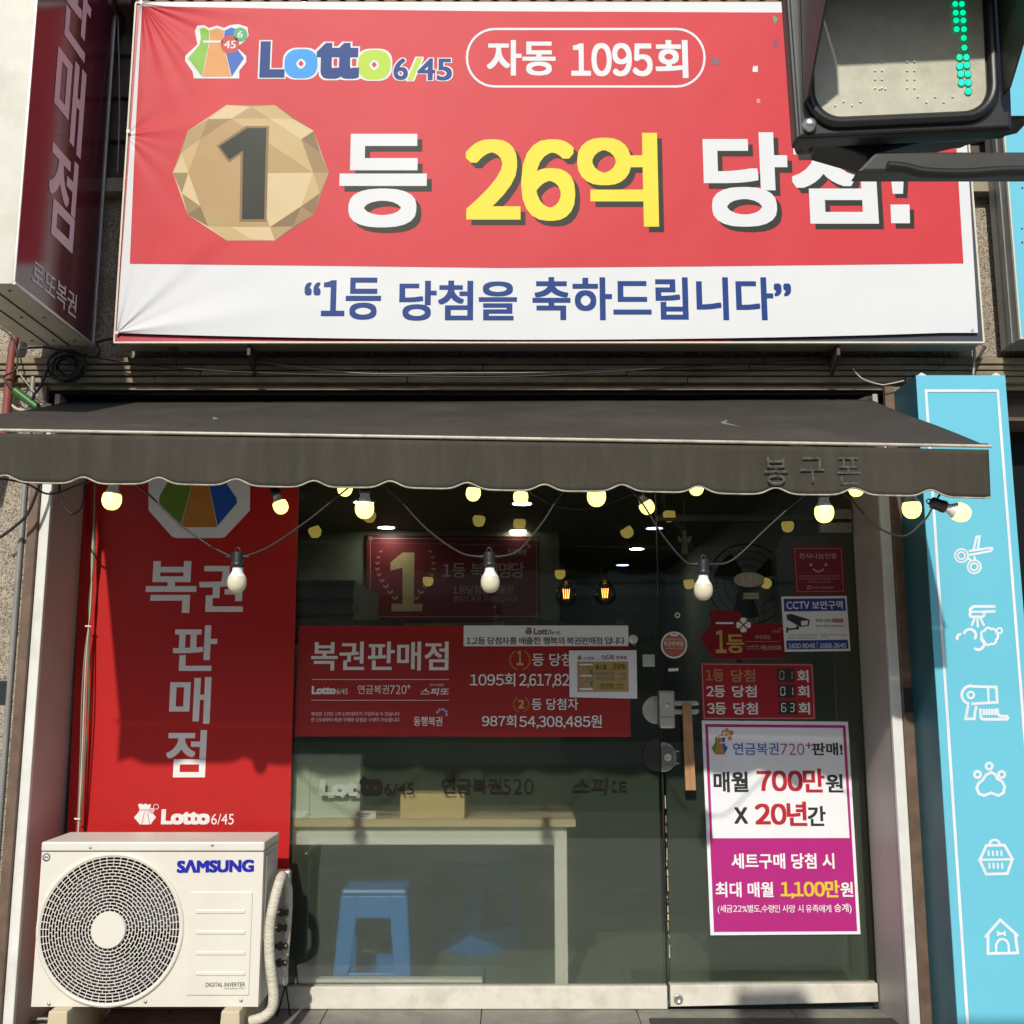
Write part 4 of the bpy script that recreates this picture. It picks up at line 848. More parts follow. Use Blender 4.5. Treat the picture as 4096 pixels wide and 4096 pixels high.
# downlights
DL = M('lit downlight disc', (1.0, .97, .88), .5, emit=30.0); DLB = M('lit cool downlight disc', (.45, .62, 1.0), .5, emit=7.0)
dl0 = None
for (px, py, m, lab) in ((1545, 2107, DL, 'round lit ceiling downlight above the left end of the interior banner'), (2072, 2120, DL, 'round lit ceiling downlight above the right end of the interior banner'), (2547, 2193, DL, 'round lit ceiling downlight deep in the shop beside the pendant lamps'), (1455, 2006, DL, 'lit ceiling downlight behind the upright bulb near the tall red panel'), (2088, 2011, DL, 'lit ceiling downlight overlapping the small bulb near the middle'), (2617, 2110, DLB, 'bluish ceiling downlight by the window and door joint'), (2490, 2258, DLB, 'bluish ceiling downlight farthest back in the shop')):
    p = PZ(px, py, ZC)
    if dl0 is None or m is DLB and 'cool' not in dl0:
        pass
    t = thing('downlight', lab, 'ceiling light', p, 'downlights in the shop ceiling')
    MB().lathe([(.075, 0), (.074, -.006), (.06, -.007)], n=28).build('rim', WHITEP, t, local=True)
    MB().lathe([(.06, -.0075), (.001, -.0078)], n=28).build('lens', m, t, local=True)
# pendant bulbs
AMB = glass_mat('amber bulb glass', (.95, .82, .55), 2.0); FIL = M('glowing filament', (1, .55, .12), .5, emit=7)
pn0 = None
for (px, py, lab) in ((2265, 2375, 'left amber filament pendant lamp hanging inside the window'), (2420, 2372, 'right amber filament pendant lamp hanging inside the window, next to the door')):
    c = PY(px, py, 1.0)
    if pn0 is None:
        t = pn0 = thing('pendant_lamp', lab, 'pendant lamp', c, 'pendant lamps inside the window')
        MB().lathe([(.018, .07), (.03, .052), (.052, .025), (.062, -.004), (.056, -.036), (.036, -.058), (.001, -.067)], n=28, cap=False).build('glass_globe', AMB, t, local=True)
        MB().lathe([(.016, .135), (.02, .13), (.02, .07), (.017, .068)], n=18).build('socket', M('dark bronze', (.06, .045, .03), .4, metal=.6), t, local=True)
        MB().tube([(0, 0, .135), (0, 0, ZC - c.z)], .003, 6).build('cord', RUBBER, t, local=True)
        g = MB()
        for a in (-.012, -.004, .004, .012): g.tube([(a, 0, -.025), (a * 1.4, 0, .025)], .0012, 5)
        g.build('filament', FIL, t, local=True)
    else: t = dup(pn0, lab); t.location = c
# counter with white frame, right behind the glass
ct = thing('counter', 'pale wood topped counter on a white frame standing behind the frosted glass', 'counter', (PY(1700, 3900, .2).x, .3, FL))
xa, xb = PY(1120, 3290, .04).x, PY(2301, 3290, .04).x; zc = PY(1700, 3275, .04).z; zt_ = PY(1700, 3304, .04).z
MB().box(xa, xb, .022, .5, zt_ - .001, zc).build('counter_top', M('pale wood', (.62, .50, .30), .5, var=.1, vs=8, stretch=(.6, 4, 8)), ct)
WF_ = M('white counter frame', (.82, .82, .76), .5, var=.03)
xq = PY(2268, 3600, .07).x; xq0 = PY(2218, 3600, .07).x
g = MB(); g.box(xa, xq, .05, .09, PY(1700, 3378, .05).z, zt_ - .002); g.box(xq0, xq, .05, .09, FL + .001, PY(1700, 3378, .05).z - .001); g.box(xa, PY(1928, 3920, .03).x, .03, .07, PY(1700, 3930, .03).z, PY(1700, 3917, .03).z); g.build('frame', WF_, ct)
bxp = [PY(1602, 3175, .03), PY(1858, 3288, .03)]
MB().box(bxp[0].x, bxp[1].x, .024, .16, zc + .001, bxp[0].z).build('wooden_box', M('light box wood', (.66, .50, .24), .5, var=.12, vs=6, stretch=(1, 4, 9)), None, 'small light wood box on the counter behind the glass', 'box', bevel=.002)
b = MB(); p0, p1 = PY(1427, 3243, .03), PY(1503, 3291, .03); b.box(p0.x, p1.x, .025, .03, zc + .001, p0.z); cd = b.build('card', PW, None, 'little white card propped on the counter at the left of the wood box', 'card')
g = MB(.024); g.rect(1432, 3253, 1478, 3258, 0); g.rect(1432, 3264, 1470, 3267, 0); g.build('print', RT, cd)
PAPER = M('pale green white paper', (.62, .68, .58), .6, var=.03)
for (x0, x1, y0, lab) in ((1160, 1238, 3018, 'pale upright ticket holder at the far left end of the counter'), (1247, 1440, 3020, 'wide pale upright ticket holder on the counter behind faded lettering')):
    p0, p1 = PY(x0, y0, .05), PY(x1, 3288, .05); t = MB().box(p0.x, p1.x, .035, .12, zc + .001, p0.z).build('ticket_holder', PAPER, None, lab, 'ticket holder', bevel=.003)
    MB().box((p0.x + p1.x) / 2 - .01, (p0.x + p1.x) / 2 + .01, .033, .0345, p0.z - .025, p0.z - .003).build('notch', WHITEP, t)
# stools
def make_stool(label):
    t = thing('plastic_stool', label, 'stool', (0, 0, FL), 'blue plastic stools behind the frosted glass')
    BLU = M('blue plastic', (.02, .20, .58), .4, var=.05)
    H, W0, W1 = .43, .14, .17
    MB().box(-W0, W0, -W0, W0, H - .025, H).build('seat', BLU, t, local=True, bevel=.015)
    for k in range(4):
        a = k * math.pi / 2; rot = Matrix.Rotation(a, 3, 'Z'); g = MB()
        outer = [(-W1, 0), (-W0, H - .026), (W0, H - .026), (W1, 0)]
        inner = [(-W1 * .60, .10), (-W0 * .52, H - .14), (-W0 * .40, H - .115), (W0 * .40, H - .115), (W0 * .52, H - .14), (W1 * .60, .10)]
        def P3(p, dy): y = -(W1 + (W0 - W1) * p[1] / H) + dy; return rot @ Vector((p[0], y, p[1]))
        A = [P3(p, .001) for p in ((-W1, 0), (-W1 * .62, 0), (-W1 * .60, .10), (-W0 * .52, H - .14), (-W0 * .4, H - .115), (-W0, H - .026))]
        g.prism([P3(p, .001) for p in ((-W1 + .004, 0), (-W1 * .62, 0), (-W0 * .52, H - .14), (-W0 * .5, H - .026), (-W0 + .003, H - .026))], rot @ Vector((0, .012, 0)))
        g.prism([P3(p, .001) for p in ((W1 - .004, 0), (W1 * .62, 0), (W0 * .52, H - .14), (W0 * .5, H - .026), (W0 - .003, H - .026))], rot @ Vector((0, .012, 0)))
        g.prism([P3(p, .002) for p in ((-W0 * .5, H - .026), (W0 * .5, H - .026), (W0 * .52, H - .115), (-W0 * .52, H - .115))], rot @ Vector((0, .01, 0)))
        g.prism([P3(p, .002) for p in ((-W1 * .62, .0), (W1 * .62, .0), (W1 * .585, .10), (-W1 * .585, .10))], rot @ Vector((0, .01, 0)))
        g.build('side_panel', BLU, t, local=True, bevel=.004)
    return t
s1 = make_stool('blue plastic stool standing close behind the frosted glass under the counter'); s1.location = (PY(1507, 3800, .27).x, .28, FL)
s2 = dup(s1, 'blurred blue plastic stool set farther back to the right under the counter'); s2.location = (PY(1905, 3700, 1.0).x, .98, FL); s2.rotation_euler.z = R(40)
# fan on the wall
fc = PY(2992, 2335, 1.6)
fan = thing('wall_fan', 'dark round wall fan hung inside the shop behind the glass door', 'fan', fc)
g = MB()
for r_ in (.235, .19, .145, .10, .06): g.tube([(r_ * math.cos(a), -.06 * (1 - (r_ / .235) ** 2), r_ * math.sin(a)) for a in [2 * math.pi * i / 40 for i in range(40)]], .005 if r_ > .2 else .002, 6, closed=True)
for k in range(48):
    a = 2 * math.pi * k / 48; g.tube([(r_ * math.cos(a), -.06 * (1 - (r_ / .235) ** 2), r_ * math.sin(a)) for r_ in (.05, .12, .19, .235)], .0014, 4, cap=False)
g.build('guard', BLACKP, fan, local=True)
g = MB()
for k in range(3):
    a = 2.1 * k + .4; pts = []
    for s_ in range(7): t = -0.5 + s_ / 6; pts.append((.2 * math.cos(a + t * .9), .01 + t * .03, .2 * math.sin(a + t * .9)))
    g.prism([(.03 * math.cos(a - .6), 0, .03 * math.sin(a - .6))] + pts + [(.03 * math.cos(a + .6), .02, .03 * math.sin(a + .6))], (0, .003, 0))
g.build('blade', M('dark blade', (.03, .045, .045), .3), fan, local=True); MB().lathe([(.045, -.07), (.05, -.05), (.05, .1), (.03, .14)], axis='y').build('motor', BLACKP, fan, local=True)
MB().tube([(0, .1, 0), (0, .25, -.05), (0, .3, -.3), (0, .3, -2.0 + .35)], .02, 8).build('bracket', BLACKP, fan, local=True)
# cabinet with slats at left, calendars, angel ornament, back counter clutter
p0, p1 = PY(1150, 2320, 1.5), PY(1410, 2560, 1.5)
ac_ = thing('wall_cabinet', 'pale slatted unit high on the left inside the window', 'cabinet', ((p0.x + p1.x) / 2, 1.5, p1.z))
MB().box(p0.x, p1.x, 1.52, 2.6, p1.z, p0.z).build('body', M('cabinet olive', (.26, .27, .18), .6), ac_)
g = MB()
for k in range(4): z = p0.z - .045 - k * .085; g.box(p0.x, p1.x, 1.49, 1.519, z - .06, z)
g.build('slat', M('cabinet slat', (.34, .35, .24), .5), ac_, bevel=.004)
for (x0, x1, y0, y1, lab) in ((1346, 1610, 2478, 2520, 'spiral bound desk calendar edge above the red shop window poster'), (2011, 2268, 2480, 2520, 'spiral bound desk calendar edge above the winners poster')):
    a, b = PY(x0, y0, .12), PY(x1, y1, .12); t = MB().prism([(a.x, .12, b.z), (a.x, .16, a.z), (a.x, .20, b.z)], (b.x - a.x, 0, 0)).build('desk_calendar', PW, None, lab, 'calendar')
    g = MB()
    for k in range(20): x = a.x + (b.x - a.x) * (.03 + k / 20 * .96); g.tube([(x, .155, a.z - .004), (x, .157, a.z + .004), (x, .163, a.z + .004), (x, .165, a.z - .004)], .0012, 4)
    g.build('spiral', BLACKP, t)
MB().box(XL + .04, .62, .10, .30, PY(1500, 2545, .12).z - .03, PY(1500, 2545, .12).z - .001).build('window_shelf', M('dark shelf', (.08, .08, .06), .5), shop)
p = PY(2740, 2210, .4)
an = thing('angel_ornament', 'small cream angel ornament hanging inside at the left of the door', 'ornament', p)
CRM = M('cream ceramic', (.55, .5, .34), .5)
MB().lathe([(.018, -.01), (.016, 0), (.010, .06), (.013, .075), (.004, .082)], n=16).build('robe', CRM, an, local=True); MB().lathe([(.001, .08), (.009, .087), (.011, .095), (.007, .104), (.001, .107)], n=14).build('head', CRM, an, local=True)
g = MB()
for s_ in (-1, 1): g.prism([(s_ * .008, .004, .055), (s_ * .03, .004, .085), (s_ * .034, .004, .068), (s_ * .022, .004, .045)], (0, .003, 0))
g.build('wing', CRM, an, local=True); MB().tube([(0, 0, .107), (0, 0, .25)], .001, 5).build('thread', WHITEP, an, local=True)

# ------------------------------------------------------------------ air conditioner outdoor unit
YE = -.44
A0, A1 = PY(166, 3372, YE), PY(1053, 3362, YE); A2, A3 = PY(128, 4034, YE), PY(1036, 4020, YE)
ex0, ex1 = (A0.x + A2.x) / 2, (A1.x + A3.x) / 2; ez0, ez1 = (A2.z + A3.z) / 2, (A0.z + A1.z) / 2
ED = .24
ac = thing('air_conditioner', 'cream outdoor air conditioner unit with round fan grille standing before the tall red panel', 'air conditioner', ((ex0 + ex1) / 2, YE + ED / 2, ez0))
ACM = M('cream painted steel', (.69, .66, .58), .38, var=.03, vs=4, dirt=.32, ds=4, dirtcol=(.45, .38, .28)); DK = M('dark purple cavity', (.018, .012, .028), .6)
gc = PY(441, 3716, YE); gr = abs(PY(441 + 283, 3716, YE).x - gc.x)
# casing: front sheet with a round opening, sides, back, bottom
n = 72; g = MB()
ring = [(gc.x + gr * math.cos(2 * math.pi * i / n), YE, gc.z + gr * math.sin(2 * math.pi * i / n)) for i in range(n)]
lidz = ez1 - .036
def onrect(a):
    dx, dz = math.cos(a), math.sin(a); t = 9
    if dx > 1e-6: t = min(t, (ex1 - gc.x) / dx)
    if dx < -1e-6: t = min(t, (ex0 - gc.x) / dx)
    if dz > 1e-6: t = min(t, (lidz - gc.z) / dz)
    if dz < -1e-6: t = min(t, (ez0 - gc.z) / dz)
    return (gc.x + dx * t, YE, gc.z + dz * t)
angs = [2 * math.pi * i / n for i in range(n)]
outer = [onrect(a) for a in angs]
g.add(ring + outer, [(i, (i + 1) % n, n + (i + 1) % n, n + i) for i in range(n)])
for (cx, cz) in ((ex1, lidz), (ex0, lidz), (ex0, ez0), (ex1, ez0)):
    a = math.atan2(cz - gc.z, cx - gc.x) % (2 * math.pi); i = int(a / (2 * math.pi) * n)
    g.add([outer[i], outer[(i + 1) % n], (cx, YE, cz)], [(0, 1, 2)])
yb = YE + ED
g.add([(ex0, YE, ez0), (ex0, yb, ez0), (ex0, yb, lidz), (ex0, YE, lidz)], [(0, 1, 2, 3)]); g.add([(ex1, YE, ez0), (ex1, yb, ez0), (ex1, yb, lidz), (ex1, YE, lidz)], [(0, 1, 2, 3)])
g.add([(ex0, yb, ez0), (ex1, yb, ez0), (ex1, yb, lidz), (ex0, yb, lidz)], [(0, 1, 2, 3)]); g.add([(ex0, YE, ez0), (ex1, YE, ez0), (ex1, yb, ez0), (ex0, yb, ez0)], [(0, 1, 2, 3)])
g.build('casing', ACM, ac)
MB().box(ex0 - .003, ex1 + .003, YE - .003, yb + .003, lidz + .002, ez1).build('top_lid', ACM, ac, bevel=.006)
MB().lathe([(gr * 1.045, 0), (gr * 1.04, -.006), (gr * 1.0, -.008), (gr * .985, -.002), (gr * .985, .004)], (gc.x, YE, gc.z), 'y', 72, cap=False).build('grille_rim', ACM, ac)
MB().lathe([(gr * .99, .004), (gr * .93, .05), (gr * .93, .12), (.001, .121)], (gc.x, YE, gc.z), 'y', 48, cap=False).build('fan_duct', DK, ac)
grl = MB(); NR = 17; hub = gr * .245
rad = [hub + (gr * .985 - hub) * (k / NR) for k in range(NR + 1)]
def flatring(r0, r1, y, th=.003):
    A = []
    for rr_, yy in ((r0, y), (r1, y), (r1, y + th), (r0, y + th)):
        A += [(gc.x + rr_ * math.cos(2 * math.pi * i / 80), yy, gc.z + rr_ * math.sin(2 * math.pi * i / 80)) for i in range(80)]
    fs = []
    for a_, b_ in ((0, 1), (1, 2), (2, 3), (3, 0)): fs += [(a_ * 80 + i, a_ * 80 + (i + 1) % 80, b_ * 80 + (i + 1) % 80, b_ * 80 + i) for i in range(80)]
    grl.add(A, fs)
dome = lambda r_: YE - .004 - .012 * (1 - (r_ / gr) ** 2)
for k, r_ in enumerate(rad): flatring(r_ - .0014, r_ + .0014, dome(r_))
for k in range(NR):
    m_ = 24 if k < 5 else (40 if k < 11 else 56)
    if k >= NR - 3: m_ = 60
    for j in range(m_):
        a = 2 * math.pi * (j + (.5 if (k % 2 and k < NR - 3) else 0)) / m_; ca, sa = math.cos(a), math.sin(a); tx, tz = -sa * .0012, ca * .0012
        r0, r1 = rad[k] + .001, rad[k + 1] - .001
        grl.add([(gc.x + r0 * ca - tx, dome(r0), gc.z + r0 * sa - tz), (gc.x + r0 * ca + tx, dome(r0), gc.z + r0 * sa + tz), (gc.x + r1 * ca + tx, dome(r1), gc.z + r1 * sa + tz), (gc.x + r1 * ca - tx, dome(r1), gc.z + r1 * sa - tz),
                 (gc.x + r0 * ca - tx, dome(r0) + .004, gc.z + r0 * sa - tz), (gc.x + r0 * ca + tx, dome(r0) + .004, gc.z + r0 * sa + tz), (gc.x + r1 * ca + tx, dome(r1) + .004, gc.z + r1 * sa + tz), (gc.x + r1 * ca - tx, dome(r1) + .004, gc.z + r1 * sa - tz)],
                [(0, 1, 2, 3), (0, 3, 7, 4), (1, 5, 6, 2), (4, 7, 6, 5)])
grl.build('fan_grille', ACM, ac)
MB().lathe([(hub, .004), (hub, -.004), (hub * .97, -.007), (.001, -.0075)], (gc.x, YE - .016, gc.z), 'y', 48, smooth=False).build('hub_cap', ACM, ac)
g = MB()
for k in range(3):
    a = R(120 * k + 20); pts = [(gc.x + .05 * math.cos(a - .5), YE + .06, gc.z + .05 * math.sin(a - .5))] + [(gc.x + gr * .9 * math.cos(a + t), YE + .07 + .03 * t, gc.z + gr * .9 * math.sin(a + t)) for t in (-.5, -.2, .1, .4, .6)] + [(gc.x + .05 * math.cos(a + .8), YE + .085, gc.z + .05 * math.sin(a + .8))]
    g.prism(pts, (0, .003, 0))
g.build('fan_blade', M('fan blade plastic', (.035, .03, .05), .5), ac)
pp = [PY(x, y, YE) for x, y in ((757, 3566), (1008, 3562), (1000, 3978), (750, 3981))]
px0, px1, pz0, pz1 = (pp[0].x + pp[3].x) / 2, (pp[1].x + pp[2].x) / 2, pp[3].z, pp[0].z
MB().box(px0, px1, YE - .004, YE + .002, pz0, pz1).build('side_panel', ACM, ac, bevel=.003)
g = MB()
for y in (3645, 3728, 3811, 3893):
    a, b = PY(785, y, YE), PY(982, y - 4, YE); g.box(a.x, b.x, YE - .0075, YE - .0035, a.z - .0065, a.z + .0065)
g.build('panel_rib', ACM, ac, bevel=.003)
MB(YE - .001).text('SΛMSUNG', 708, 3438, 1016, 3490, 1, .095, rot=.8).build('lettering', M('logo blue', (.006, .012, .33), .4), ac)
g = MB(YE - .005); g.text('DIGITAL INVERTER', 823, 3930, 980, 3947, .5, .0, rot=.5); g.text('T E C H N O L O G Y', 896, 3951, 980, 3957, .5, 0, rot=.5); g.build('small_lettering', INK, ac)
g = MB()
for (x, y) in ((362, 3390), (850, 3380), (195, 4015), (581, 4006), (964, 4001)): g.lathe([(.006, 0), (.0055, -.003), (.001, -.0035)], PY(x, y, YE - .002), 'y', 12)
g.build('screw', STEEL, ac)
g = MB(); g.lathe([(.0145, 0), (.0145, -.0015), (.001, -.0016)], PY(186, 3429, YE), 'y', 20); bd = g.build('badge', M('badge teal', (.06, .10, .12), .3), ac)
g = MB(YE - .002); g.disc(186, 3429, 11, lay=.3, n=18, r0=.75); g.text('2', 181, 3422, 191, 3436, .4, .02); g.build('badge_print', PW, bd)
g = MB(); g.box(ex1 + .0005, ex1 + .006, YE + .03, yb - .05, ez0 + .22, lidz - .02); g.build('service_cover', ACM, ac, bevel=.003)
for (x0, x1, yy) in ((185, 277, YE - .05), (876, 967, YE - .05)):
    a, b = PY(x0, 4045, yy), PY(x1, 4045, yy)
    t = MB().prism([(a.x, yy, FL), (a.x + .008, yy, ez0 - .001), (b.x - .008, yy, ez0 - .001), (b.x, yy, FL)], (0, .38, 0)).build('foot_block', M('beige foot block', (.55, .46, .31), .6, var=.08), None, 'beige support block under the %s end of the air conditioner' % ('fan' if x0 < 500 else 'hose'), 'block', 'support blocks under the air conditioner', bevel=.004)
# hose, foil wrap and valves
hp = thing('hose_bundle', 'white taped refrigerant hose and brass valves beside the air conditioner', 'hose', PY(1080, 4060, -.25))
TAPE = M('white wrapping tape', (.58, .54, .44), .6, var=.15, vs=30, bump=1.0, bs=45, dirt=.5, ds=10, dirtcol=(.3, .22, .13), stretch=(1, 1, 3))
MB().tube(pxpath([(1128, 3530, -.22), (1133, 3505, -.3), (1120, 3520, -.37), (1094, 3617), (1080, 3700), (1077, 3790), (1082, 3870), (1092, 3950), (1094, 4000), (1084, 4040), (1050, 4070), (1000, 4086)], -.41), [.019] * 8 * 11 + [.019], 14).build('hose', TAPE, hp)
MB().tube(pxpath([(1133, 3508), (1152, 3545), (1154, 3620), (1148, 3720), (1140, 3820)], -.27), .016, 12).build('hose', TAPE, hp)
a, b = PY(1100, 3480, -.2), PY(1148, 3945, -.2); MB().box(a.x, b.x, -.21, -.17, b.z, a.z).build('foil_wrap', M('crinkled foil', (.55, .55, .54), .3, metal=.7, var=.2, vs=30, bump=1.0, bs=90), hp, bevel=.01)
BR = M('dark brass valve', (.07, .05, .03), .45, metal=.5)
for (x, y) in ((1124, 3650), (1118, 3712), (1120, 3785), (1117, 3852)):
    p = PY(x, y, -.3); MB().tube([p + Vector((-.02, 0, 0)), p + Vector((.02, 0, 0))], .010, 8).tube([p + Vector((0, 0, -.014)), p + Vector((0, 0, .016))], .0085, 8).tube([p + Vector((.02, 0, 0)), p + Vector((.028, 0, 0))], .0125, 6).build('valve', BR, hp)
MB().tube(pxpath([(1140, 3860), (1140, 3940), (1118, 4030), (1108, 4068), (1130, 4082), (1162, 4076), (1160, 4058), (1146, 3960), (1140, 3890)], -.1), .0035, 6).build('black_strap', RUBBER, hp)
MB().tube(pxpath([(100, 4085), (180, 4075), (330, 4088), (420, 4060), (440, 4030)], -.2), .006, 8).build('floor_cable', ALU, None, 'grey cable lying on the step under the air conditioner', 'cable')

# ------------------------------------------------------------------ turquoise pillar sign and upper turquoise sign
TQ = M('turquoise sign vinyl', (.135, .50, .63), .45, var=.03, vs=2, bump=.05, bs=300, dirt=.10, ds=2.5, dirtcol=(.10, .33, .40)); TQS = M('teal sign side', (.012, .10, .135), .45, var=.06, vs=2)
TW = M('sign white print', (.70, .73, .76), .45)
YT = -.60
tl, tr_ = PY(3664, 1502, YT), PY(4020, 1500, YT); tx0, tx1 = tl.x, tr_.x; tz1 = (tl.z + tr_.z) / 2
pt = thing('pillar_sign', 'tall turquoise pillar sign with white pet grooming icons right of the shop', 'sign', ((tx0 + tx1) / 2, YT, -.1))
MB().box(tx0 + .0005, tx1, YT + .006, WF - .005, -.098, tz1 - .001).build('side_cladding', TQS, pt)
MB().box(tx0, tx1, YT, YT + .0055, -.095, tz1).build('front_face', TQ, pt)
g = MB()
for xx_ in (tx0 + .006, tx1 - .05): g.prism([(xx_, YT + .01, tz1), (xx_ + .045, YT + .01, tz1), (xx_ + .02, YT + .01, tz1 + .014)], (0, .06, 0))
g.build('folded_corner', TW, pt)
g = MB(YT); lx = PY(3697, 1558, YT).x - tx0; rx_ = tx1 - PY(3995, 1556, YT).x; zt3 = PY(3850, 1558, YT).z
def rectw(x0, x1, z0, z1, y): return [(x0, y, z0), (x1, y, z0), (x1, y, z1), (x0, y, z1)]
y_ = YT - .002; w_ = .0105
g.poly3(rectw(tx0 + lx, tx0 + lx + w_, -.09, zt3, y_)); g.poly3(rectw(tx1 - rx_ - w_, tx1 - rx_, -.09, zt3, y_)); g.poly3(rectw(tx0 + lx + w_, tx1 - rx_ - w_, zt3 - w_, zt3, y_)); g.build('border_line', TW, pt)
S7 = lambda x, y: (3400 + x * .6731, 1400 + y * .6731); S8 = lambda x, y: (3300 + x * .7743, 2600 + y * .7743)
w_ = 11
g = MB(YT)                                                    # scissors
for (x, y) in ((662, 1222), (738, 1288)):
    cx, cy = S7(x, y); g.disc(cx, cy, 30, lay=1, n=28, r0=.76); g.disc(cx, cy, 18, lay=1, n=24, r0=.6)
g.stroke([S7(*p) for p in ((705, 1195), (835, 1176), (846, 1180), (838, 1194), (706, 1219))], w_ * .8, 1.3); g.stroke([S7(*p) for p in ((732, 1196), (752, 1110), (770, 1108), (760, 1188))], w_ * .8, 1.5); g.stroke([S7(*p) for p in ((700, 1235), (722, 1255))], w_ * .8, 1.6); g.stroke([S7(*p) for p in ((738, 1225), (744, 1246))], w_ * .8, 1.7)
g.build('scissors_icon', TW, pt)
g = MB(YT)                                                    # shower head over bubbles
g.stroke([S7(*p) for p in ((865, 1524), (735, 1524), (715, 1540), (713, 1578), (722, 1586), (788, 1586), (797, 1578), (795, 1556), (865, 1553))], w_, 1); g.stroke([S7(*p) for p in ((722, 1556), (790, 1556))], w_ * .8, 1.3)
for a, b in (((742, 1592), (722, 1640)), ((757, 1592), (760, 1648)), ((774, 1592), (798, 1640))): g.stroke([S7(*a), S7(*b)], w_ * .8, 1)
g.arc(*S7(660, 1712), 16, 150, 270, w_, 1); g.arc(*S7(712, 1695), 24, 190, 400, w_, 1.3); g.arc(*S7(762, 1745), 24, -60, 130, w_, 1.6)
for k in range(7):
    a = k * 360 / 7; cx, cy = S7(828, 1702); g.arc(cx + 22 * math.cos(R(a)), cy + 22 * math.sin(R(a)), 13, a - 78, a + 78, w_ * .8, 1 + .1 * (k % 2))
g.disc(*S7(888, 1668), 14, lay=1, n=20, r0=.5); g.build('shower_icon', TW, pt)
g = MB(YT)                                                    # hair dryer and brush
g.arc(*S8(753, 232), 36, 100, 282, w_, 1); g.stroke([S8(*p) for p in ((762, 188), (885, 192), (890, 270), (757, 278))], w_, 1.2); g.stroke([S8(*p) for p in ((842, 198), (845, 264))], w_ * .8, 1.4); g.disc(*S8(753, 232), 17, lay=1, n=20, r0=.5)
g.stroke([S8(*p) for p in ((740, 285), (726, 356), (772, 356), (775, 318), (782, 290))], w_, 1.4)
g.stroke([S8(*p) for p in ((802, 302), (806, 352), (815, 358), (940, 358), (946, 350), (938, 342), (905, 342), (892, 330), (889, 302))], w_, 1)
for x in (820, 834, 848, 862, 876): g.stroke([S8(x, 304), S8(x + 2, 336)], w_ * .8, 1)
g.build('dryer_icon', TW, pt)
g = MB(YT)                                                    # paw
for (x, y) in ((848, 600), (788, 643), (913, 643)): g.disc(*S8(x, y), 18, lay=1, n=24, r0=.42)
pw = [(858, 632), (878, 642), (890, 665), (915, 680), (928, 705), (922, 738), (895, 752), (858, 738), (822, 752), (795, 742), (784, 712), (792, 690), (815, 672), (832, 645)]
g.stroke([S8(*p) for p in pw], w_, 1.3, True); g.build('paw_icon', TW, pt)
g = MB(YT)                                                    # carrier
g.stroke([S8(*p) for p in ((833, 1010), (928, 1008), (968, 1080), (942, 1155), (832, 1158), (800, 1085))], w_, 1, True); g.stroke([S8(*p) for p in ((790, 1084), (976, 1081))], w_ * .8, 1.3)
g.arc(*S8(876, 1008), 21, 180, 360, w_ * .9, 1.5)
for k in range(4):
    x = 846 + k * 22; g.stroke([S8(x - 2, 1036), S8(x, 1064)], w_ * .7, 1); g.stroke([S8(x + 2, 1100), S8(x + 4, 1130)], w_ * .7, 1)
g.build('carrier_icon', TW, pt)
g = MB(YT)                                                    # dog house
g.stroke([S8(*p) for p in ((826, 1484), (905, 1394), (998, 1478))], w_, 1.3); g.stroke([S8(*p) for p in ((842, 1470), (842, 1568), (996, 1565), (982, 1466))], w_, 1)
g.stroke([S8(*p) for p in ((884, 1562), (884, 1520), (900, 1497), (918, 1493), (936, 1500), (948, 1520), (950, 1560))], w_ * .8, 1.5)
g.poly([S8(*p) for p in ((886, 1456), (895, 1450), (902, 1460), (922, 1458), (928, 1450), (936, 1454), (932, 1464), (936, 1474), (928, 1478), (920, 1470), (902, 1472), (894, 1478), (886, 1472), (892, 1464))], 1); g.build('kennel_icon', TW, pt)

us = thing('sign_box', 'turquoise box sign cut off at the top right behind the traffic signal', 'sign box', PY(4082, 1354, -.56))
u0 = PY(4081, 1354, -.56); ub = WF - .06
MB().box(u0.x + .001, u0.x + 1.6, -.552, ub, u0.z + .001, PY(4000, 20, -.56).z).build('cabinet', ALU, us)
MB().box(u0.x + .005, u0.x + 1.6, -.56, -.5535, u0.z + .004, PY(4000, 20, -.56).z - .003).build('sign_face', TQ, us)
g = MB(); g.box(u0.x - .001, u0.x + .0045, -.563, -.55, u0.z - .002, PY(4000, 20, -.56).z); g.box(u0.x + .0045, u0.x + 1.6, -.563, -.55, u0.z - .002, u0.z + .0035); g.build('edge_trim', CREAM, us)
MB().box(u0.x - .0035, u0.x + .0008, -.50, -.47, u0.z + .002, u0.z + 1.5).build('side_seam', ALU, us)
g = MB(-.56)
for (x, y) in ((4088, 915), (4089, 970), (4089, 752)): g.disc(x, y, 4, lay=1, n=10)
g.build('rivet', BLACKP, us)
# neighbour shop front at the far right
NX = PY(3995, 2000, WF).x
nb = thing('neighbour_shop', 'dark glazed neighbouring shop front at the far right edge', 'shop', (NX + .8, 0, 0))
MB().box(NX, NX + 3, -.05, .2, -.1, Z1 - .01).build('glazing', M('dark shop glazing', (.012, .014, .013), .12, var=.1), nb)
z = PY(4080, 2580, -.1).z; MB().box(NX, NX + 3, -.12, -.051, z - .06, z + .07).build('sill_band', M('pale green band', (.32, .36, .30), .5), nb)
MB().box(NX, NX + 3, -.25, -.051, Z1 - .25, Z1 - .011).build('shutter_housing', BROWNMETAL, nb)

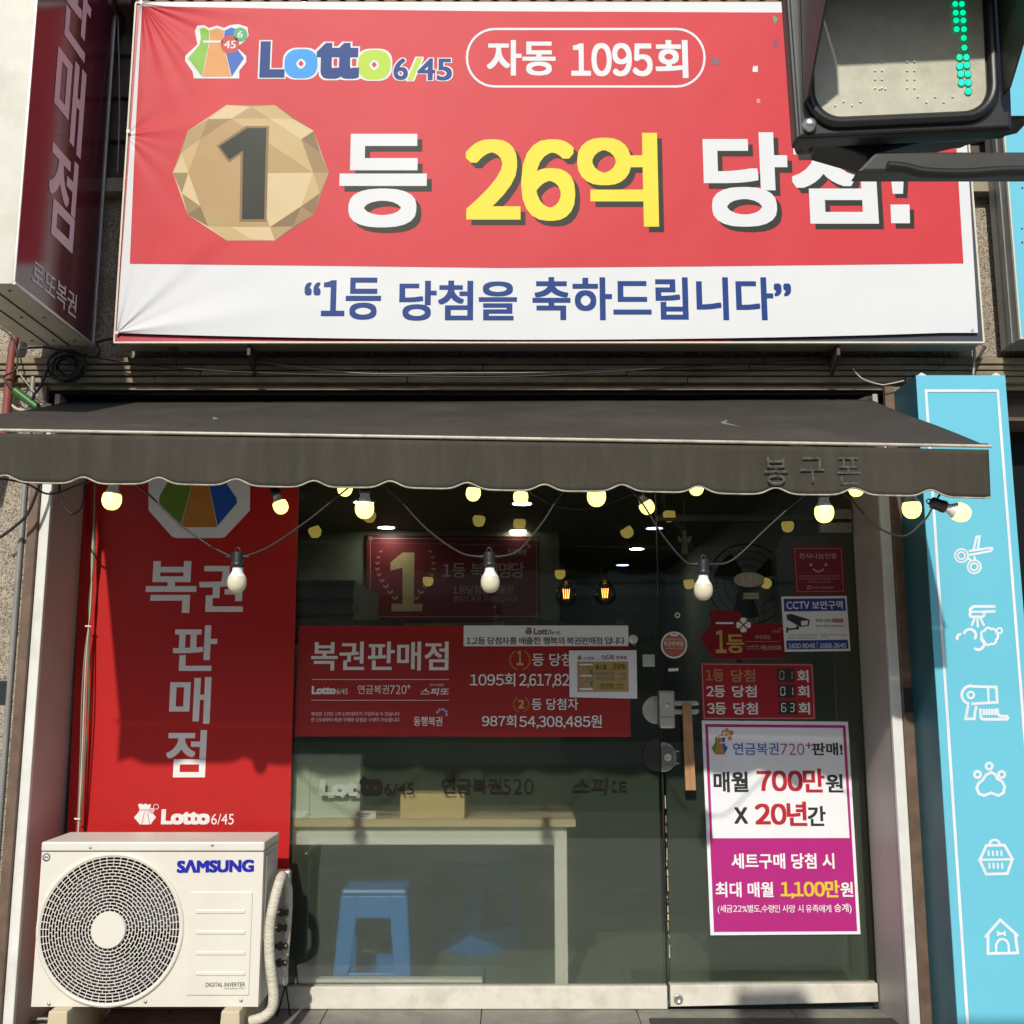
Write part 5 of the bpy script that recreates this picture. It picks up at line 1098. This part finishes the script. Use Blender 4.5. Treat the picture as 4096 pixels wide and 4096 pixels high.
# ------------------------------------------------------------------ pedestrian signal in the foreground
YS = -3.15
sg = thing('traffic_signal', 'black pedestrian traffic signal with green lights jutting in at the top right', 'traffic signal', PY(3620, 540, YS))
HB = M('black signal housing', (.022, .022, .02), .38, var=.2, vs=6, dirt=.35, ds=6, dirtcol=(.06, .055, .045))
g = MB(YS)
fpt = [(3186, 556), (4052, 516), (4018, -420), (3118, -405)]
g.prism([g.at(p) for p in fpt], (0, .028, 0)); g.build('housing', HB, sg, bevel=.004)
g = MB(YS); g.prism([g.at(p) + Vector((0, .029, 0)) for p in ((3255, 480), (3985, 450), (3960, -360), (3190, -345))], (0, .07, 0)); g.build('rear_body', HB, sg, bevel=.008)
g = MB(YS - .004); g.poly([(3200, 545), (4042, 508), (4010, -400), (3132, -390)]); g.prism([g.at(p) for p in ((3200, 545), (4042, 508), (4010, -400), (3132, -390))], (0, .006, 0)); g.f = g.f[1:]; g.build('front_frame', HB, sg, bevel=.004)
def skew(px, py): return (px + (py - 500) * .045, py - (px - 3600) * .045)
def rr(x0, y0, x1, y1, r): return [skew(*p) for p in rrect_pts(x0, y0, x1, y1, r, 8)]
o1, o2 = rr(3222, -245, 3990, 508, 130), rr(3258, -210, 3950, 470, 105)
g = MB(YS); N_ = len(o1); L_ = lambda pts, dy: [PY(p[0], p[1], YS) + Vector((0, dy, 0)) for p in pts]
om = rr(3240, -228, 3970, 490, 118)
vs = L_(o1, -.004) + L_(o1, -.011) + L_(om, -.0135) + L_(o2, -.009) + L_(o2, -.004)
g.add(vs, [(k * N_ + i, k * N_ + (i + 1) % N_, (k + 1) * N_ + (i + 1) % N_, (k + 1) * N_ + i) for k in range(4) for i in range(N_)], True); g.build('gasket', BLACKP, sg)
g = MB(YS - .0065); g.poly(o2); g.build('lens', M('dusty signal lens', (.56, .55, .43), .35, var=.12, vs=30, dirt=.3, ds=12, dirtcol=(.16, .15, .10), bump=.1), sg)
LED = M('lit green led', (.0, .9, .42), .3, emit=1.0)
c3 = lambda x, y: (2600 + x / 1.288, y / 1.288)
led = [(1573, 20), (1607, 20), (1575, 65), (1612, 65), (1578, 105), (1615, 105), (1580, 150), (1618, 150), (1617, 195), (1620, 245), (1595, 293), (1630, 293), (1597, 340), (1633, 335), (1602, 380), (1638, 380), (1605, 425), (1640, 425), (1640, 470)] + [(1570 - i, -25 - 42 * i) for i in range(7)] + [(1604 - i, -25 - 42 * i) for i in range(7)]
g = MB(YS - .008); h_ = MB(YS - .008)
for (x, y) in led: g.disc(*c3(x, y), 12, lay=1.2, n=14); h_.disc(*c3(x, y), 15.5, lay=.5, n=14, r0=.74)
g.build('green_led', LED, sg); h_.build('led_bezel', M('green tinted bezel', (.02, .22, .12), .3), sg)
g = MB(YS - .008)
for (x, y) in [(1160 + i * 36, 90 + j * 45) for i in range(2) for j in range(9)] + [(1325 + i * 38, 90 + j * 45) for i in range(2) for j in range(9)] + [(1380 + i * 45, 495 + (i % 2) * 28) for i in range(5)] + [(910 + i * 44, 520 + (i % 2) * 20) for i in range(5)] + [(1185 + i * 28, 455) for i in range(2)]: g.disc(*c3(x, y), 4.5, lay=.2, n=10)
g.build('unlit_led', M('unlit led', (.68, .67, .54), .8), sg)
# visor: top plate and two side plates that taper to the bottom of the lens
vl = .25
vt = [skew(3228, -235), skew(3984, -235)]; vbm = [skew(3216, 420), skew(3996, 420)]
T0, T1 = PY(*vt[0], YS), PY(*vt[1], YS); B0, B1 = PY(*vbm[0], YS), PY(*vbm[1], YS)
fw = Vector((0, -vl, 0)); g = MB()
g.prism([T0 + Vector((0, -.012, 0)), T1 + Vector((0, -.012, 0)), T1 + fw, T0 + fw], (0, 0, .003))
g.prism([T0 + Vector((0, -.012, 0)), T0 + fw, T0 + fw + Vector((0, 0, -.04)), B0 + Vector((0, -.03, 0)), B0 + Vector((0, -.012, 0))], (-.003, 0, 0))
g.prism([T1 + Vector((0, -.012, 0)), T1 + fw, T1 + fw + Vector((0, 0, -.04)), B1 + Vector((0, -.03, 0)), B1 + Vector((0, -.012, 0))], (.003, 0, 0))
g.build('visor', HB, sg, bevel=.001)
g = MB(); p = PY(3235, 505, YS - .004); g.lathe([(.009, 0), (.009, -.006), (.005, -.011), (.001, -.011)], p, 'y', 12); g.build('latch_screw', STEEL, sg)
zbt = PY(3600, 536, YS).z
arm0, arm1 = PY(3470, 604, YS + .02), PY(3452, 686, YS + .02)
GREY = M('dark grey steel arm', (.06, .058, .05), .45, metal=.3, dirt=.3, ds=5)
g = MB(); g.prism([(arm0.x + .012, YS + .02, arm0.z), (2.4, YS + .02, arm0.z), (2.4, YS + .02, arm1.z), (arm1.x - .008, YS + .02, arm1.z)], (0, .032, 0)); g.build('arm', GREY, sg, bevel=.004)
g = MB(); a_ = PY(3240, 560, YS + .06); b_ = PY(3445, 668, YS + .06); c_ = PY(3520, 560, YS + .06); g.prism([(a_.x, YS + .03, a_.z + .02), (a_.x + .005, YS + .03, a_.z - .02), (b_.x, YS + .03, b_.z), (c_.x, YS + .03, c_.z - .03), (c_.x + .2, YS + .03, c_.z + .02)], (0, .05, 0)); g.build('mount_bracket', BLACKP, sg, bevel=.003)
MB().tube(pxpath([(3550, 665), (3620, 672), (3700, 690), (3850, 695), (4050, 684), (4300, 690)], YS + .013), .007, 10).build('arm_cable', RUBBER, sg)
MB().lathe([(.06, -.1), (.055, 4.2), (.03, 4.25)], (2.45, YS + .06, 0), 'z', 20).build('pole', GREY, sg)

# ------------------------------------------------------------------ pipes and cables on the wall
g = MB(); y_ = WF - .05
a = PY(18, 1680, y_)
g.tube([PY(90, 1230, y_), PY(52, 1390, y_), PY(45, 1450, y_), PY(20, 1720, y_), Vector((a.x - .03, y_, a.z - .3))], .018, 12)
g.build('red_pipe', M('rust red pipe', (.22, .055, .04), .5, var=.15, dirt=.3), None, 'rust red pipe running down the wall below the projecting sign', 'pipe')
g = MB(); g.tube(pxpath([(62, 1330), (50, 1450), (40, 1590), (52, 1625), (90, 1640), (150, 1622), (205, 1620)], WF - .045), .006, 8); g.build('cream_cable', M('cream cable', (.55, .5, .36), .5), None, 'cream cable looping from the red pipe to the awning corner', 'cable')
g = MB(); g.tube(pxpath([(60, 1562), (110, 1600), (150, 1630)], WF - .09), .017, 12); g.build('green_tube', M('green plastic tube', (.025, .12, .015), .45), None, 'short green plastic tube at the left end of the awning', 'tube')
g = MB(); pts = []
for k in range(5 * 28):
    a = 2 * math.pi * k / 28; r_ = 60 + 14 * math.sin(k * .07) - (k // 28) * 5; pts.append(PY(268 + r_ * 1.05 * math.cos(a) + 4 * math.sin(k * .31), 1468 + r_ * .9 * math.sin(a), WF - .08 - .006 * (k / 28) + .004 * math.sin(k)))
pts += pxpath([(255, 1415), (200, 1460), (165, 1540), (130, 1590), (128, 1625), (160, 1630)], WF - .1)[1:]
g.tube(pts, .0055, 7); g.build('cable_coil', RUBBER, None, 'coil of black cable hanging under the projecting sign', 'cable coil')
for path, r_, m, lab, nm in (
    ([(80, 1395), (180, 1390), (300, 1412), (380, 1428), (400, 1400), (388, 1370), (465, 1352)], .005, RUBBER, 'black cable sagging from the projecting sign to the banner box', 'wall_cable'),
    ([(370, 1428), (600, 1462), (1000, 1490), (1500, 1502), (2100, 1505), (2700, 1470), (3350, 1432)], .003, RUBBER, 'thin dark cable sagging along the stone bands under the banner', 'wall_cable'),
    ([(980, 1440), (1400, 1490), (1800, 1492), (2300, 1486), (3000, 1455)], .0018, ALU, 'thin pale wire strung along the stone bands under the banner', 'wall_wire'),
    ([(3410, 1475), (3450, 1515), (3520, 1538), (3560, 1535), (3615, 1523)], .0028, M('pale wire', (.5, .48, .4), .5), 'pale wire sagging to the top corner of the turquoise pillar sign', 'wall_wire'),
    ([(3895, 1380), (3898, 1420), (3893, 1500)], .006, ALU, 'grey conduit dropping from the banner box to the turquoise pillar sign', 'conduit'),
    ([(3940, 1385), (3915, 1430), (3897, 1450)], .006, RUBBER, 'black cable joining the grey conduit beside the banner box', 'wall_cable'),
    ([(0, 2150), (60, 2105), (110, 2055), (150, 1960), (163, 1900)], .006, RUBBER, 'black cable crossing the left granite pier below the awning', 'wall_cable'),
    ([(0, 1310), (30, 1330), (55, 1365), (70, 1430), (60, 1480), (0, 1510)], .004, RUBBER, 'black looped cable at the far left beside the red pipe', 'wall_cable'),
    ([(60, 1470), (130, 1560), (190, 1615)], .0018, M('pale wire', (.5, .48, .4)), 'pale stay wire slanting from the red pipe to the awning corner', 'wall_wire'),
    ([(1, 1500), (45, 1550), (80, 1575)], .004, RUBBER, 'black cable entering the short green tube', 'wall_cable'),
    ([(470, 0), (478, 400), (470, 690)], .003, ALU, 'thin grey wire beside the left edge of the banner box', 'wall_wire')):
    MB().tube(pxpath(path, WF - .085 if nm != 'wall_wire' else WF - .07), r_, 7).build(nm, m, None, lab, 'cable' if nm == 'wall_cable' else ('conduit' if nm == 'conduit' else 'wire'))
a, b = PY(113, 1925, WF - .02), PY(18, 3960, WF - .02)
cx_ = (PY(110, 2200, WF - .02).x)
MB().tube([(XL - .098, WF - .022, FL), (XL - .098, WF - .022, ZOP + .1)], .011, 12).build('wall_conduit', ALU, None, 'grey conduit running down the left granite pier', 'conduit')
g = MB(); p = PY(72, 2355, WF); g.box(p.x - .012, p.x + .03, WF - .012, WF, p.z - .012, p.z + .008); g.build('pipe_clip', BLACKP, None, 'black clip holding the grey conduit on the left pier', 'clip')
# rubber mat edge on the step
p = PY(2595, 4076, -.15); MB().box(p.x, XR + .3, -.5, -.155, FL + .001, FL + .011).build('door_mat', M('dark rubber mat', (.035, .034, .028), .7, var=.3, vs=40, bump=.5), None, 'dark rubber mat on the step before the glass door', 'mat', bevel=.003)

# ------------------------------------------------------------------ buildings across the street (seen only as reflections in the glass)
op = thing('street_building', 'grey brown building row across the street reflected in the shop glass', 'building', (0, -17, -.1))
g = MB(); g.box(-30, 30, -25, -17, -.1, 7.4); g.build('wall', M('opposite facade', (.30, .28, .23), .8, var=.15, vs=.6), op)
g = MB()
for i in range(14):
    for z in (1.0, 4.3): g.box(-27 + i * 4, -27 + i * 4 + 2.6, -17.02, -16.95, z, z + 2.0)
g.build('window', M('opposite window', (.05, .055, .055), .15, var=.2), op)
